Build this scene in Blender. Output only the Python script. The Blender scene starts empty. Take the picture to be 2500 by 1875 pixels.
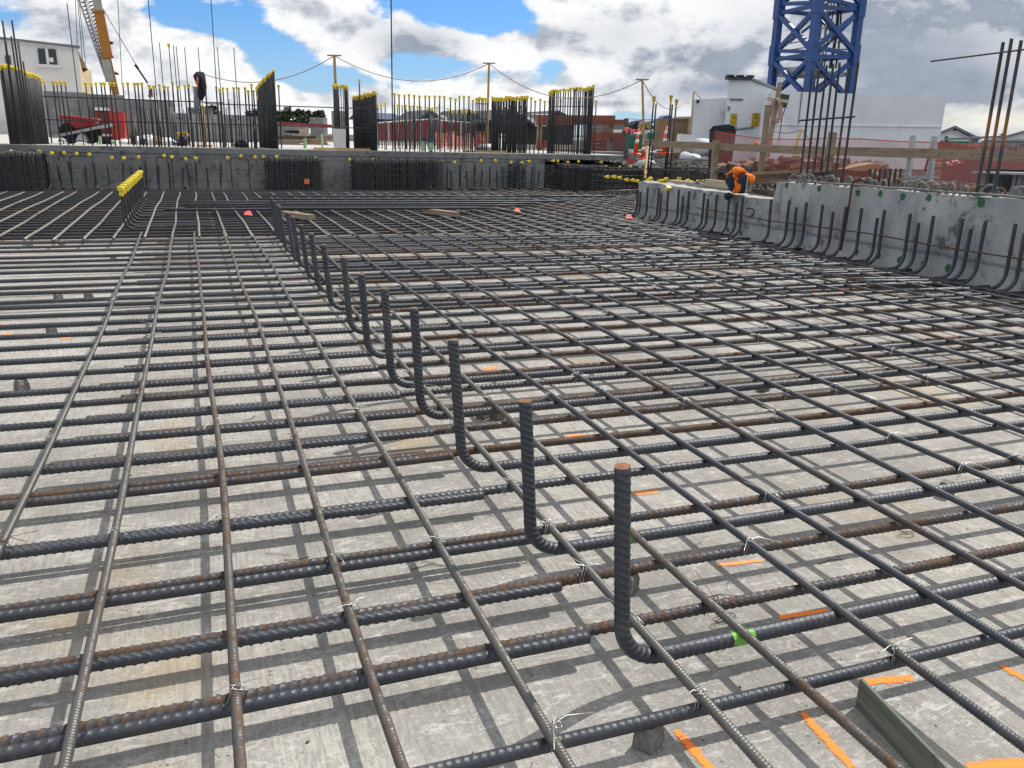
import bpy, math, random
import numpy as np
from mathutils import Vector, Matrix
random.seed(7); RNG = np.random.default_rng(7)
SC = bpy.context.scene; COL = SC.collection
# ------------------------------------------------------------------ camera, world, sun, exposure
F_PX = 2052.57                                   # focal length in pixels of a 2500 px wide frame
CAM = np.array([0.0, 0.0, 1.088])
RC = np.array([[0.93987888, -0.34126425, 0.01670992], [-0.07996115, -0.26735653, -0.96027037], [0.33201502, 0.90114327, -0.27857064]])
PITCH, ROLL, YA, YB = 0.284111834, 0.024511574, -0.360064771, 1.21086444
def _rc():
    cp, sp = math.cos(PITCH), math.sin(PITCH); cr, sr = math.cos(ROLL), math.sin(ROLL)
    R = np.array([[cr, -sr, 0], [sr, cr, 0], [0, 0, 1]]) @ np.array([[1, 0, 0], [0, -sp, -cp], [0, cp, -sp]])
    M = np.array([[math.sin(YB), math.cos(YB), 0], [math.sin(YA), math.cos(YA), 0], [0, 0, 1]])
    return R @ M.T
RC = _rc()
# orthonormalise (the two bar families measured 90.01 degrees apart)
_u, _s, _v = np.linalg.svd(RC); RC = _u @ _v
cam_d = bpy.data.cameras.new('camera'); cam_d.sensor_width = 36; cam_d.lens = F_PX / 2500 * 36
cam_d.clip_start = 0.05; cam_d.clip_end = 8000
cam = bpy.data.objects.new('camera', cam_d); COL.objects.link(cam)
_r, _d, _f = RC
cam.matrix_world = Matrix(((_r[0], -_d[0], -_f[0], CAM[0]), (_r[1], -_d[1], -_f[1], CAM[1]), (_r[2], -_d[2], -_f[2], CAM[2]), (0, 0, 0, 1)))
SC.camera = cam
def ray(px, py): return RC.T @ np.array([px - 1250.0, py - 937.5, F_PX])
def at(px, py, X=None, Y=None, Z=None, D=None):
    d = ray(px, py)
    t = (X - CAM[0]) / d[0] if X is not None else (Y - CAM[1]) / d[1] if Y is not None else (Z - CAM[2]) / d[2] if Z is not None else D / F_PX
    return CAM + d * t
def azel(px, py):
    d = ray(px, py); d = d / np.linalg.norm(d); return math.atan2(d[0], d[1]), math.asin(d[2])

SUN_DIR = Vector((0.64, 0.24, 1.0)).normalized()
sun_d = bpy.data.lights.new('sun', 'SUN'); sun_d.energy = 4.3; sun_d.angle = math.radians(0.53); sun_d.color = (1.0, 0.93, 0.82)
sun = bpy.data.objects.new('sun', sun_d); COL.objects.link(sun)
sun.rotation_euler = (-SUN_DIR).to_track_quat('-Z', 'Y').to_euler()
SC.view_settings.view_transform = 'Standard'; SC.view_settings.look = 'None'
SC.view_settings.exposure = 0.10; SC.view_settings.gamma = 1.0
SC.cycles.use_denoising = True
SC.cycles.max_bounces = 8; SC.cycles.transparent_max_bounces = 24

def vmath(nt, op, a, b=None, c=None, clamp=False):
    n = nt.nodes.new('ShaderNodeMath'); n.operation = op; n.use_clamp = clamp
    for i, v in enumerate((a, b, c)):
        if v is None: continue
        if isinstance(v, (int, float)): n.inputs[i].default_value = v
        else: nt.links.new(v, n.inputs[i])
    return n.outputs[0]
def mixc(nt, f, a, b, mode='MIX'):
    n = nt.nodes.new('ShaderNodeMix'); n.data_type = 'RGBA'; n.blend_type = mode
    for k, v in ((0, f), (6, a), (7, b)):
        if isinstance(v, (int, float)): n.inputs[k].default_value = v
        elif isinstance(v, tuple): n.inputs[k].default_value = (*v[:3], 1)
        else: nt.links.new(v, n.inputs[k])
    return n.outputs[2]
def noise(nt, vec, scale, detail=4, rough=.55, dist=0, out=0):
    n = nt.nodes.new('ShaderNodeTexNoise'); n.inputs['Scale'].default_value = scale; n.inputs['Detail'].default_value = detail
    n.inputs['Roughness'].default_value = rough; n.inputs['Distortion'].default_value = dist
    if vec is not None: nt.links.new(vec, n.inputs['Vector'])
    return n.outputs[out]
def ramp(nt, f, lo, hi):
    n = nt.nodes.new('ShaderNodeMapRange'); n.interpolation_type = 'SMOOTHSTEP'
    n.inputs[1].default_value = lo; n.inputs[2].default_value = hi
    nt.links.new(f, n.inputs[0]); return n.outputs[0]
def mapping(nt, vec, scale=(1, 1, 1), rot=(0, 0, 0), loc=(0, 0, 0)):
    n = nt.nodes.new('ShaderNodeMapping'); n.inputs['Scale'].default_value = scale; n.inputs['Rotation'].default_value = rot; n.inputs['Location'].default_value = loc
    nt.links.new(vec, n.inputs['Vector']); return n.outputs[0]

def build_world():
    w = bpy.data.worlds.new('World'); SC.world = w; w.use_nodes = True
    nt = w.node_tree; nt.nodes.clear()
    out = nt.nodes.new('ShaderNodeOutputWorld'); bg = nt.nodes.new('ShaderNodeBackground'); nt.links.new(bg.outputs[0], out.inputs[0])
    sky = nt.nodes.new('ShaderNodeTexSky'); sky.sky_type = 'NISHITA'; sky.sun_disc = False
    sky.sun_elevation = math.asin(SUN_DIR.z); sky.sun_rotation = math.atan2(SUN_DIR.x, SUN_DIR.y)
    sky.air_density = 1.0; sky.dust_density = 0.4; sky.ozone_density = 2.0
    STR = 0.1
    tc = nt.nodes.new('ShaderNodeTexCoord'); sep = nt.nodes.new('ShaderNodeSeparateXYZ')
    nrm = nt.nodes.new('ShaderNodeVectorMath'); nrm.operation = 'NORMALIZE'
    nt.links.new(tc.outputs['Generated'], nrm.inputs[0]); nt.links.new(nrm.outputs[0], sep.inputs[0])
    az = vmath(nt, 'ARCTAN2', sep.outputs[0], sep.outputs[1]); el = vmath(nt, 'ARCSINE', sep.outputs[2])
    comb = nt.nodes.new('ShaderNodeCombineXYZ'); nt.links.new(az, comb.inputs[0]); nt.links.new(vmath(nt, 'MULTIPLY', el, 1.7), comb.inputs[1])
    P = comb.outputs[0]
    def blobs(lst):
        tot = None
        for (px, py, sx, sy, wt) in lst:
            a0, e0 = azel(px, py); sa, se = sx / F_PX, sy / F_PX
            u = vmath(nt, 'MULTIPLY', vmath(nt, 'SUBTRACT', az, a0), 1 / sa); v = vmath(nt, 'MULTIPLY', vmath(nt, 'SUBTRACT', el, e0), 1 / se)
            q = vmath(nt, 'ADD', vmath(nt, 'MULTIPLY', u, u), vmath(nt, 'MULTIPLY', v, v))
            g = vmath(nt, 'MULTIPLY', vmath(nt, 'EXPONENT', vmath(nt, 'MULTIPLY', q, -1.0)), wt)
            tot = g if tot is None else vmath(nt, 'ADD', tot, g)
        return tot
    # where the photograph's sky is open blue (negative) and where it is cloud (positive): directions, radii
    B = blobs([(640, 100, 170, 66, -.52), (430, 45, 70, 45, -.35), (1130, 40, 190, 62, -.62), (90, 70, 55, 35, -.22), (800, 195, 90, 34, -.45), (1050, 165, 120, 30, -.38),
               (920, 250, 300, 20, .12), (1330, 165, 110, 45, -.42), (1560, 165, 80, 22, -.35), (1480, 295, 190, 22, -.42), (490, 135, 95, 50, .95),
               (1000, 85, 190, 50, .42), (780, 60, 110, 70, .45), (1250, 130, 90, 60, .38), (1450, 205, 150, 60, .35), (1700, 80, 330, 110, .3), (200, 60, 90, 60, .35),
               (2200, 120, 420, 170, .6), (60, 110, 80, 40, .12), (330, 80, 60, 60, .25), (300, 230, 250, 50, .2), (760, 270, 300, 55, .3)])
    n1 = noise(nt, P, 12.0, 9, .60, .2); n2 = noise(nt, mapping(nt, P, loc=(0, .045, 0)), 12.0, 9, .60, .2)
    # above the strip the camera sees: fairly open sky with scattered cloud
    high = ramp(nt, el, .22, .42)
    bias = vmath(nt, 'ADD', B, vmath(nt, 'MULTIPLY', high, .10))
    dens = vmath(nt, 'ADD', vmath(nt, 'MULTIPLY', vmath(nt, 'SUBTRACT', n1, .5), 1.35), vmath(nt, 'ADD', bias, .10))
    mask = ramp(nt, dens, -.08, .11)
    # cloud tone: lit tops, grey bases
    lit = vmath(nt, 'SUBTRACT', n1, n2)
    tone = ramp(nt, lit, -.22, .08)
    G = blobs([(1010, 105, 105, 38, -.75), (1490, 85, 130, 45, -.35), (2150, 130, 330, 130, -1.0), (2350, 215, 160, 45, -.5), (1750, 215, 110, 26, -.6), (1440, 252, 110, 9, -.6), (1650, 235, 140, 40, -.3), (90, 75, 90, 30, -.3),
               (2420, 295, 170, 30, .45), (1300, 235, 140, 30, .25), (1640, 20, 260, 60, .1), (1960, 30, 120, 60, .1), (1860, 170, 60, 30, .4)])
    tn = vmath(nt, 'ADD', vmath(nt, 'MULTIPLY', tone, .8), vmath(nt, 'ADD', vmath(nt, 'MULTIPLY', G, .95), .17), clamp=True)
    tn = vmath(nt, 'ADD', vmath(nt, 'MULTIPLY', tn, .86), vmath(nt, 'MULTIPLY', noise(nt, P, 26, 5, .6), .26), clamp=True)
    cl = mixc(nt, tn, (.23, .28, .37), (.97, .975, .98))
    warm = ramp(nt, blobs([(2430, 290, 200, 34, 1.0)]), .3, 1.0)
    cl = mixc(nt, vmath(nt, 'MULTIPLY', warm, .7), cl, (.86, .84, .74))
    hs = nt.nodes.new('ShaderNodeVectorMath'); hs.operation = 'SCALE'; hs.inputs[3].default_value = STR
    nt.links.new(sky.outputs[0], hs.inputs[0])
    blue = mixc(nt, 1.0, hs.outputs[0], (.50, .84, 1.30), 'MULTIPLY')
    pale = ramp(nt, el, .13, .0); blue = mixc(nt, vmath(nt, 'MULTIPLY', pale, .65), blue, (.46, .63, .82))
    fin = mixc(nt, mask, blue, cl)
    nt.links.new(fin, bg.inputs['Color']); bg.inputs['Strength'].default_value = 1.0
build_world()
# ------------------------------------------------------------------ materials
MATS = {}
def mat(name):
    m = bpy.data.materials.new(name); m.use_nodes = True; nt = m.node_tree
    b = nt.nodes['Principled BSDF']; MATS[name] = m
    tc = nt.nodes.new('ShaderNodeTexCoord')
    return m, nt, b, tc.outputs['Object']
def bump(nt, b, h, strength=.4, dist=.01):
    n = nt.nodes.new('ShaderNodeBump'); n.inputs['Strength'].default_value = strength; n.inputs['Distance'].default_value = dist
    nt.links.new(h, n.inputs['Height']); nt.links.new(n.outputs[0], b.inputs['Normal'])
def simple(name, col, rough=.6, metal=0, var=.18, scale=6.0, dirt=None, spec=.5, bmp=0):
    m, nt, b, P = mat(name)
    n = noise(nt, P, scale, 6, .6)
    lo = tuple(c * (1 - var) for c in col); hi = tuple(min(1, c * (1 + var)) for c in col)
    c = mixc(nt, ramp(nt, n, .3, .7), lo, hi)
    if dirt:
        c = mixc(nt, vmath(nt, 'MULTIPLY', ramp(nt, noise(nt, P, scale * .6, 8, .7), .52, .7), dirt[3]), c, dirt[:3])
    nt.links.new(c, b.inputs['Base Color']); b.inputs['Roughness'].default_value = rough; b.inputs['Metallic'].default_value = metal
    b.inputs['Specular IOR Level'].default_value = spec
    if bmp: bump(nt, b, n, bmp, .02)
    return m
def steel(name, blue=(.030, .035, .046), rust=(.20, .078, .014), rough=.42, metal=.55, scale=1.0, band=None):
    """hot rolled bar: blue-grey mill scale, rust coming through; the object's colour (red channel) sets how rusty the bar is"""
    m, nt, b, P = mat(name)
    oi = nt.nodes.new('ShaderNodeObjectInfo'); sp = nt.nodes.new('ShaderNodeSeparateColor'); nt.links.new(oi.outputs['Color'], sp.inputs[0])
    off = nt.nodes.new('ShaderNodeVectorMath'); off.operation = 'ADD'; nt.links.new(P, off.inputs[0])
    cmb = nt.nodes.new('ShaderNodeCombineXYZ'); nt.links.new(vmath(nt, 'MULTIPLY', oi.outputs['Random'], 37.0), cmb.inputs[0]); nt.links.new(cmb.outputs[0], off.inputs[1])
    V = off.outputs[0]
    big = noise(nt, V, 2.2 * scale, 4, .6); fine = noise(nt, V, 55 * scale, 6, .65)
    s = vmath(nt, 'ADD', vmath(nt, 'MULTIPLY', big, .55), vmath(nt, 'MULTIPLY', fine, .75))
    s = vmath(nt, 'ADD', s, vmath(nt, 'MULTIPLY', vmath(nt, 'SUBTRACT', sp.outputs[0], .5), .62))
    rf = ramp(nt, s, .60, .84)
    if band:
        sz = nt.nodes.new('ShaderNodeSeparateXYZ'); nt.links.new(P, sz.inputs[0]); zz = vmath(nt, 'ADD', sz.outputs[2], vmath(nt, 'MULTIPLY', big, .1))
        bm = vmath(nt, 'MULTIPLY', ramp(nt, zz, band[0], band[0] + .12), ramp(nt, zz, band[1] + .06, band[1] - .06)); rf = vmath(nt, 'MAXIMUM', rf, bm)
    tint = mixc(nt, noise(nt, V, 8 * scale, 3, .5), blue, tuple(c * 1.75 for c in blue))
    rc = mixc(nt, ramp(nt, noise(nt, V, 30 * scale, 6, .7), .30, .62), (.040, .027, .020), (.085, .046, .024)); rc = mixc(nt, ramp(nt, noise(nt, V, 110 * scale, 4, .65), .56, .70), rc, rust)
    if band: rc = mixc(nt, vmath(nt, 'MULTIPLY', bm, .8), rc, (.30, .135, .035))  # banded stretch is mixed towards a brighter orange
    base = mixc(nt, rf, tint, rc); dust = vmath(nt, 'MULTIPLY', ramp(nt, vmath(nt, 'ADD', vmath(nt, 'MULTIPLY', noise(nt, V, 17 * scale, 6, .7), .6), vmath(nt, 'MULTIPLY', noise(nt, V, 1.4, 3, .5), .4)), .50, .64), .38)
    nt.links.new(mixc(nt, dust, base, (.145, .135, .122)), b.inputs['Base Color'])
    nt.links.new(vmath(nt, 'ADD', vmath(nt, 'MULTIPLY', rf, .38), vmath(nt, 'ADD', vmath(nt, 'MULTIPLY', fine, .30), rough - .07)), b.inputs['Roughness'])
    nt.links.new(vmath(nt, 'MULTIPLY', vmath(nt, 'SUBTRACT', 1.0, rf), metal), b.inputs['Metallic'])
    bump(nt, b, noise(nt, V, 140 * scale, 4, .6), .45, .003)
    return m
steel('bar_steel', blue=(.043, .048, .058), rough=.38, metal=.6)
steel('bar_long', blue=(.085, .086, .086), rust=(.20, .080, .018), rough=.38, metal=.65)
steel('bar_dark', blue=(.022, .025, .031), rough=.5, metal=.3)
steel('bar_bright', blue=(.17, .165, .155), rust=(.20, .12, .06), rough=.45, metal=.45)
steel('bar_cement', blue=(.13, .13, .13), rust=(.12, .07, .045), rough=.75, metal=0)
simple('bar_cut', (.19, .085, .035), .8, 0, .4, 60)
simple('cap_yellow', (.78, .60, .04), .5, 0, .18, 30, (.22, .17, .05, .5))
simple('cap_funnel', (.55, .33, .03), .5, 0, .12, 20)
simple('orange_tag', (.75, .17, .06), .6); simple('pink_tag', (.80, .12, .12), .6)
simple('wire_bright', (.42, .42, .42), .35, .8, .15, 30); simple('wire_rust', (.10, .05, .03), .7, .3, .3, 40)
simple('spacer', (.17, .165, .155), .9, 0, .3, 60, bmp=.4)
simple('black_plastic', (.012, .013, .016), .45, 0, .2); simple('navy', (.012, .017, .035), .85, 0, .3, 22, bmp=1.0)
simple('hiviz', (.95, .20, .015), .8, 0, .14, 22, (.45, .09, .02, .5), bmp=1.0); simple('reflect', (.55, .57, .6), .35)
simple('cone_orange', (.80, .075, .02), .5, 0, .12, 6, (.25, .06, .03, .4)); simple('cone_white', (.72, .70, .68), .5, 0, .1, 8)
simple('white_paint', (.72, .75, .79), .65, 0, .05, 1.5, (.42, .44, .47, .5)); simple('white_sheet', (.72, .73, .74), .6, 0, .06, 5)
simple('cream', (.50, .42, .27), .85, 0, .1, .6, (.30, .24, .16, .5)); simple('pale_render', (.64, .635, .63), .85, 0, .08, .5, (.33, .28, .24, .6))
simple('grey_metal', (.20, .215, .23), .5, .35, .15, 3); simple('dark_metal', (.03, .033, .04), .5, .3, .2, 4); simple('galv', (.36, .38, .39), .42, .5, .18, 12)
simple('crane_blue', (.015, .066, .24), .42, 0, .18, 3, (.006, .02, .08, .5)); simple('crane_yellow', (.36, .14, .012), .45, 0, .1, 2)
simple('crane_grey', (.35, .34, .31), .5, .2, .12, 3)
simple('barrow_red', (.26, .012, .014), .45, 0, .2, 6, (.12, .03, .02, .6)); simple('rubber', (.02, .02, .021), .8, 0, .2, 10)
simple('red_metal', (.33, .020, .014), .5, 0, .15, 2); simple('rubble_brown', (.13, .10, .08), .9, 0, .45, 2.5); simple('deep_red', (.20, .025, .025), .7, 0, .25, 2); simple('hoarding', (.17, .078, .082), .75, 0, .12, 2)
simple('terracotta', (.23, .075, .05), .8, 0, .22, 3); simple('blue_plastic', (.012, .06, .24), .45); simple('green_mesh', (.02, .16, .11), .8, 0, .2, 3)
simple('pipe_green', (.30, .52, .30), .5, 0, .1, 8, (.7, .75, .7, .4)); simple('rope', (.40, .27, .22), .8, 0, .25, 30); simple('tarp', (.42, .45, .50), .45, 0, .25, 4, bmp=.6)
simple('house_dark', (.045, .043, .045), .85, 0, .25, 1.2); simple('house_grey', (.17, .175, .18), .8, 0, .15, 1); simple('roof_dark', (.05, .055, .065), .7, 0, .2, 2); simple('roof_blue', (.03, .06, .14), .6, 0, .15, 2)
simple('glass_dark', (.02, .03, .04), .12, 0, .2, 1); simple('bark', (.07, .05, .035), .9, 0, .3, 8); simple('cable', (.02, .02, .022), .6)
simple('sign_yellow', (.66, .46, .02), .5, 0, .08, 10); simple('ink', (.008, .008, .008), .6); simple('brown_ply', (.26, .17, .105), .8, 0, .2, 3, (.12, .08, .05, .5))
simple('stone_dark', (.085, .085, .085), .9, 0, .5, 5); simple('spray_green', (.15, .40, .06), .7); simple('ceramic', (.7, .68, .66), .4)
simple('blotch_green', (.018, .105, .05), .7, 0, .3, 60)
steel('bar_banded', blue=(.034, .041, .055), rough=.42, metal=.45, band=(.44, .76))
def timber(name, a, c, scale=1.0):
    m, nt, b, P = mat(name)
    g = noise(nt, mapping(nt, P, (3, 3, 60)), 1.2 * scale, 6, .65, .6)
    oi = nt.nodes.new('ShaderNodeObjectInfo')
    col = mixc(nt, ramp(nt, g, .3, .72), a, c)
    col = mixc(nt, ramp(nt, noise(nt, P, 14, 3, .5), .66, .74), col, tuple(x * .35 for x in a))
    nt.links.new(col, b.inputs['Base Color']); b.inputs['Roughness'].default_value = .85
    bump(nt, b, g, .3, .004)
timber('timber', (.17, .125, .09), (.33, .26, .19)); timber('timber_yellow', (.32, .20, .07), (.55, .38, .16)); timber('timber_dark', (.05, .04, .035), (.11, .09, .075)); timber('timber_pale', (.38, .31, .21), (.55, .48, .36))
timber('board_green', (.085, .10, .085), (.19, .205, .175))
def leaf(name, a, c):
    m, nt, b, P = mat(name); oi = nt.nodes.new('ShaderNodeObjectInfo')
    nt.links.new(mixc(nt, noise(nt, P, 2.5, 3, .6), a, c), b.inputs['Base Color']); b.inputs['Roughness'].default_value = .75
leaf('leaf', (.018, .032, .014), (.07, .095, .04)); leaf('weed', (.05, .075, .02), (.15, .17, .06))

def deck_mat():
    m, nt, b, P = mat('deck_concrete')
    pat = noise(nt, P, 1.1, 5, .6); med = noise(nt, P, 7, 5, .62)
    brush = noise(nt, mapping(nt, P, (70, 7, 1), (0, 0, math.radians(8))), 1.6, 5, .7, .4)
    lait = noise(nt, mapping(nt, P, (11, 30, 1), (0, 0, math.radians(-6))), 1.6, 8, .78, 1.0)
    c = mixc(nt, ramp(nt, pat, .35, .68), (.25, .246, .235), (.41, .405, .388))
    c = mixc(nt, vmath(nt, 'MULTIPLY', ramp(nt, brush, .40, .62), .62), c, (.20, .192, .178))
    c = mixc(nt, vmath(nt, 'MULTIPLY', vmath(nt, 'MULTIPLY', ramp(nt, lait, .50, .60), ramp(nt, med, .36, .60)), .55), c, (.62, .61, .60))
    stain = vmath(nt, 'MULTIPLY', ramp(nt, noise(nt, mapping(nt, P, (1, .6, 1), loc=(3.1, 1.7, 0)), 1.9, 3, .5), .60, .74), .55)
    c = mixc(nt, stain, c, (.36, .27, .14))
    sp1 = nt.nodes.new('ShaderNodeTexVoronoi'); sp1.inputs['Scale'].default_value = 38; nt.links.new(P, sp1.inputs['Vector'])
    pit = vmath(nt, 'MULTIPLY', vmath(nt, 'LESS_THAN', sp1.outputs['Distance'], .13), ramp(nt, noise(nt, P, 5, 3, .6), .50, .6))
    c = mixc(nt, vmath(nt, 'MULTIPLY', pit, .8), c, (.07, .066, .06))
    fine = noise(nt, P, 230, 4, .75); grain = noise(nt, P, 70, 5, .7)
    c = mixc(nt, vmath(nt, 'MULTIPLY', ramp(nt, fine, .44, .66), .42), c, (.15, .146, .137)); c = mixc(nt, vmath(nt, 'MULTIPLY', ramp(nt, grain, .52, .66), .30), c, (.55, .545, .53)); c = mixc(nt, vmath(nt, 'MULTIPLY', ramp(nt, noise(nt, P, 3.2, 5, .65), .56, .68), .35), c, (.16, .155, .145))
    # the deck colour darkens towards the far bay
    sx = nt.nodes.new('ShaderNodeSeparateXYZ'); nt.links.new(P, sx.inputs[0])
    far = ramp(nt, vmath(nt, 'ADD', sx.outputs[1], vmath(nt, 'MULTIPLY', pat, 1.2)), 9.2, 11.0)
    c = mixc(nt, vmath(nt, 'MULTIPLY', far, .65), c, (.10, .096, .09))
    nt.links.new(c, b.inputs['Base Color']); b.inputs['Roughness'].default_value = .88; b.inputs['Specular IOR Level'].default_value = .3
    h = vmath(nt, 'ADD', vmath(nt, 'MULTIPLY', brush, .6), vmath(nt, 'ADD', vmath(nt, 'MULTIPLY', fine, .25), vmath(nt, 'MULTIPLY', lait, .35)))
    bump(nt, b, h, .55, .004)
deck_mat()
def wall_mat(name, a, c, dark, blocks=False):
    m, nt, b, P = mat(name)
    n = noise(nt, P, 2.2, 6, .6); n2 = noise(nt, P, 9, 6, .7)
    col = mixc(nt, ramp(nt, n, .3, .7), a, c)
    mask = vmath(nt, 'MULTIPLY', ramp(nt, n2, .53, .64), ramp(nt, noise(nt, P, 1.6, 3, .5), .40, .58))
    col = mixc(nt, vmath(nt, 'MULTIPLY', mask, .85), col, dark)
    col = mixc(nt, vmath(nt, 'MULTIPLY', ramp(nt, noise(nt, mapping(nt, P, (9, 9, .8)), 1.0, 4, .6), .58, .75), .4), col, dark)
    v = nt.nodes.new('ShaderNodeTexVoronoi'); v.inputs['Scale'].default_value = 22; nt.links.new(P, v.inputs['Vector'])
    col = mixc(nt, vmath(nt, 'MULTIPLY', vmath(nt, 'LESS_THAN', v.outputs['Distance'], .16), .6), col, dark)
    sz = nt.nodes.new('ShaderNodeSeparateXYZ'); nt.links.new(P, sz.inputs[0])
    if name == 'precast':
        band = ramp(nt, vmath(nt, 'ADD', sz.outputs[2], vmath(nt, 'MULTIPLY', n, .12)), .27, .20); edge = vmath(nt, 'MULTIPLY', ramp(nt, vmath(nt, 'ADD', sz.outputs[2], vmath(nt, 'MULTIPLY', n, .06)), .285, .262), ramp(nt, vmath(nt, 'ADD', sz.outputs[2], vmath(nt, 'MULTIPLY', n, .06)), .235, .255))
        col = mixc(nt, vmath(nt, 'MULTIPLY', edge, .55), col, dark); col = mixc(nt, vmath(nt, 'MULTIPLY', band, .18), col, (.5, .5, .48))
    h = n2
    if blocks:
        br = nt.nodes.new('ShaderNodeTexBrick'); br.inputs['Scale'].default_value = 1.0; br.inputs['Brick Width'].default_value = .4; br.inputs['Row Height'].default_value = .2; br.inputs['Mortar Size'].default_value = .012
        nt.links.new(mapping(nt, P, rot=(math.radians(90), 0, 0)), br.inputs['Vector'])
        col = mixc(nt, vmath(nt, 'MULTIPLY', br.outputs['Fac'], .3), col, dark)
    nt.links.new(col, b.inputs['Base Color']); b.inputs['Roughness'].default_value = .9; b.inputs['Specular IOR Level'].default_value = .3
    bump(nt, b, h, .35, .01)
wall_mat('precast', (.265, .28, .29), (.405, .418, .425), (.075, .079, .083)); wall_mat('block_wall', (.17, .175, .18), (.26, .265, .27), (.06, .06, .06), True); wall_mat('shaded_form_face', (.16, .168, .175), (.24, .248, .254), (.06, .06, .06))
wall_mat('slab_conc', (.36, .355, .345), (.50, .49, .475), (.24, .235, .22)); wall_mat('tank_conc', (.15, .155, .158), (.25, .253, .253), (.09, .09, .09))
def ground_mat():
    m, nt, b, P = mat('gravel_ground')
    v = nt.nodes.new('ShaderNodeTexVoronoi'); v.inputs['Scale'].default_value = 14; nt.links.new(P, v.inputs['Vector'])
    c = mixc(nt, ramp(nt, noise(nt, P, 1.3, 6, .65), .35, .65), (.075, .072, .068), (.17, .16, .145))
    c = mixc(nt, ramp(nt, v.outputs['Distance'], .1, .6), c, (.05, .048, .045))
    nt.links.new(c, b.inputs['Base Color']); b.inputs['Roughness'].default_value = .95
    bump(nt, b, v.outputs['Distance'], .8, .05)
ground_mat()
def spray_mat(name, col):
    m, nt, b, P = mat(name)
    n = noise(nt, P, 90, 5, .75); n2 = noise(nt, P, 9, 3, .6)
    nt.links.new(mixc(nt, n2, col, tuple(min(1, c * 1.2) for c in col)), b.inputs['Base Color']); b.inputs['Roughness'].default_value = .8
    uv = nt.nodes.new('ShaderNodeUVMap'); s = nt.nodes.new('ShaderNodeSeparateXYZ'); nt.links.new(uv.outputs[0], s.inputs[0])
    fv = vmath(nt, 'SUBTRACT', 1.0, vmath(nt, 'ABSOLUTE', vmath(nt, 'SUBTRACT', vmath(nt, 'MULTIPLY', s.outputs[1], 2.0), 1.0)))
    fu = vmath(nt, 'MULTIPLY', vmath(nt, 'SUBTRACT', 1.0, vmath(nt, 'ABSOLUTE', vmath(nt, 'SUBTRACT', vmath(nt, 'MULTIPLY', s.outputs[0], 2.0), 1.0))), 7.0)
    fall = vmath(nt, 'MINIMUM', fv, fu)
    nn = vmath(nt, 'MULTIPLY', vmath(nt, 'SUBTRACT', vmath(nt, 'ADD', vmath(nt, 'MULTIPLY', n, .7), vmath(nt, 'MULTIPLY', noise(nt, P, 230, 4, .75), .5)), .6), 1.9)
    nt.links.new(ramp(nt, vmath(nt, 'ADD', fall, nn), .22, .62), b.inputs['Alpha'])
spray_mat('spray_orange', (.95, .22, .03))
spray_mat('spray_faint', (.75, .27, .10))
def net_mat(name, col, cell, open_, axis=1):
    """extruded plastic barrier net: real holes between strands, laid out along the net itself (UV in metres)"""
    m, nt, b, P = mat(name)
    uv = nt.nodes.new('ShaderNodeUVMap'); s = nt.nodes.new('ShaderNodeSeparateXYZ'); nt.links.new(uv.outputs[0], s.inputs[0])
    fx = vmath(nt, 'FRACT', vmath(nt, 'DIVIDE', s.outputs[0], cell)); fy = vmath(nt, 'FRACT', vmath(nt, 'DIVIDE', s.outputs[1], cell * .8))
    hole = vmath(nt, 'MULTIPLY', vmath(nt, 'GREATER_THAN', fx, 1 - open_), vmath(nt, 'GREATER_THAN', fy, 1 - open_))
    nt.links.new(vmath(nt, 'SUBTRACT', 1.0, hole), b.inputs['Alpha'])
    nt.links.new(mixc(nt, noise(nt, P, 3, 4, .6), tuple(c * .8 for c in col), col), b.inputs['Base Color']); b.inputs['Roughness'].default_value = .6
net_mat('net_orange', (.64, .22, .18), .021, .82); net_mat('net_red', (.34, .05, .045), .024, .66)

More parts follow.
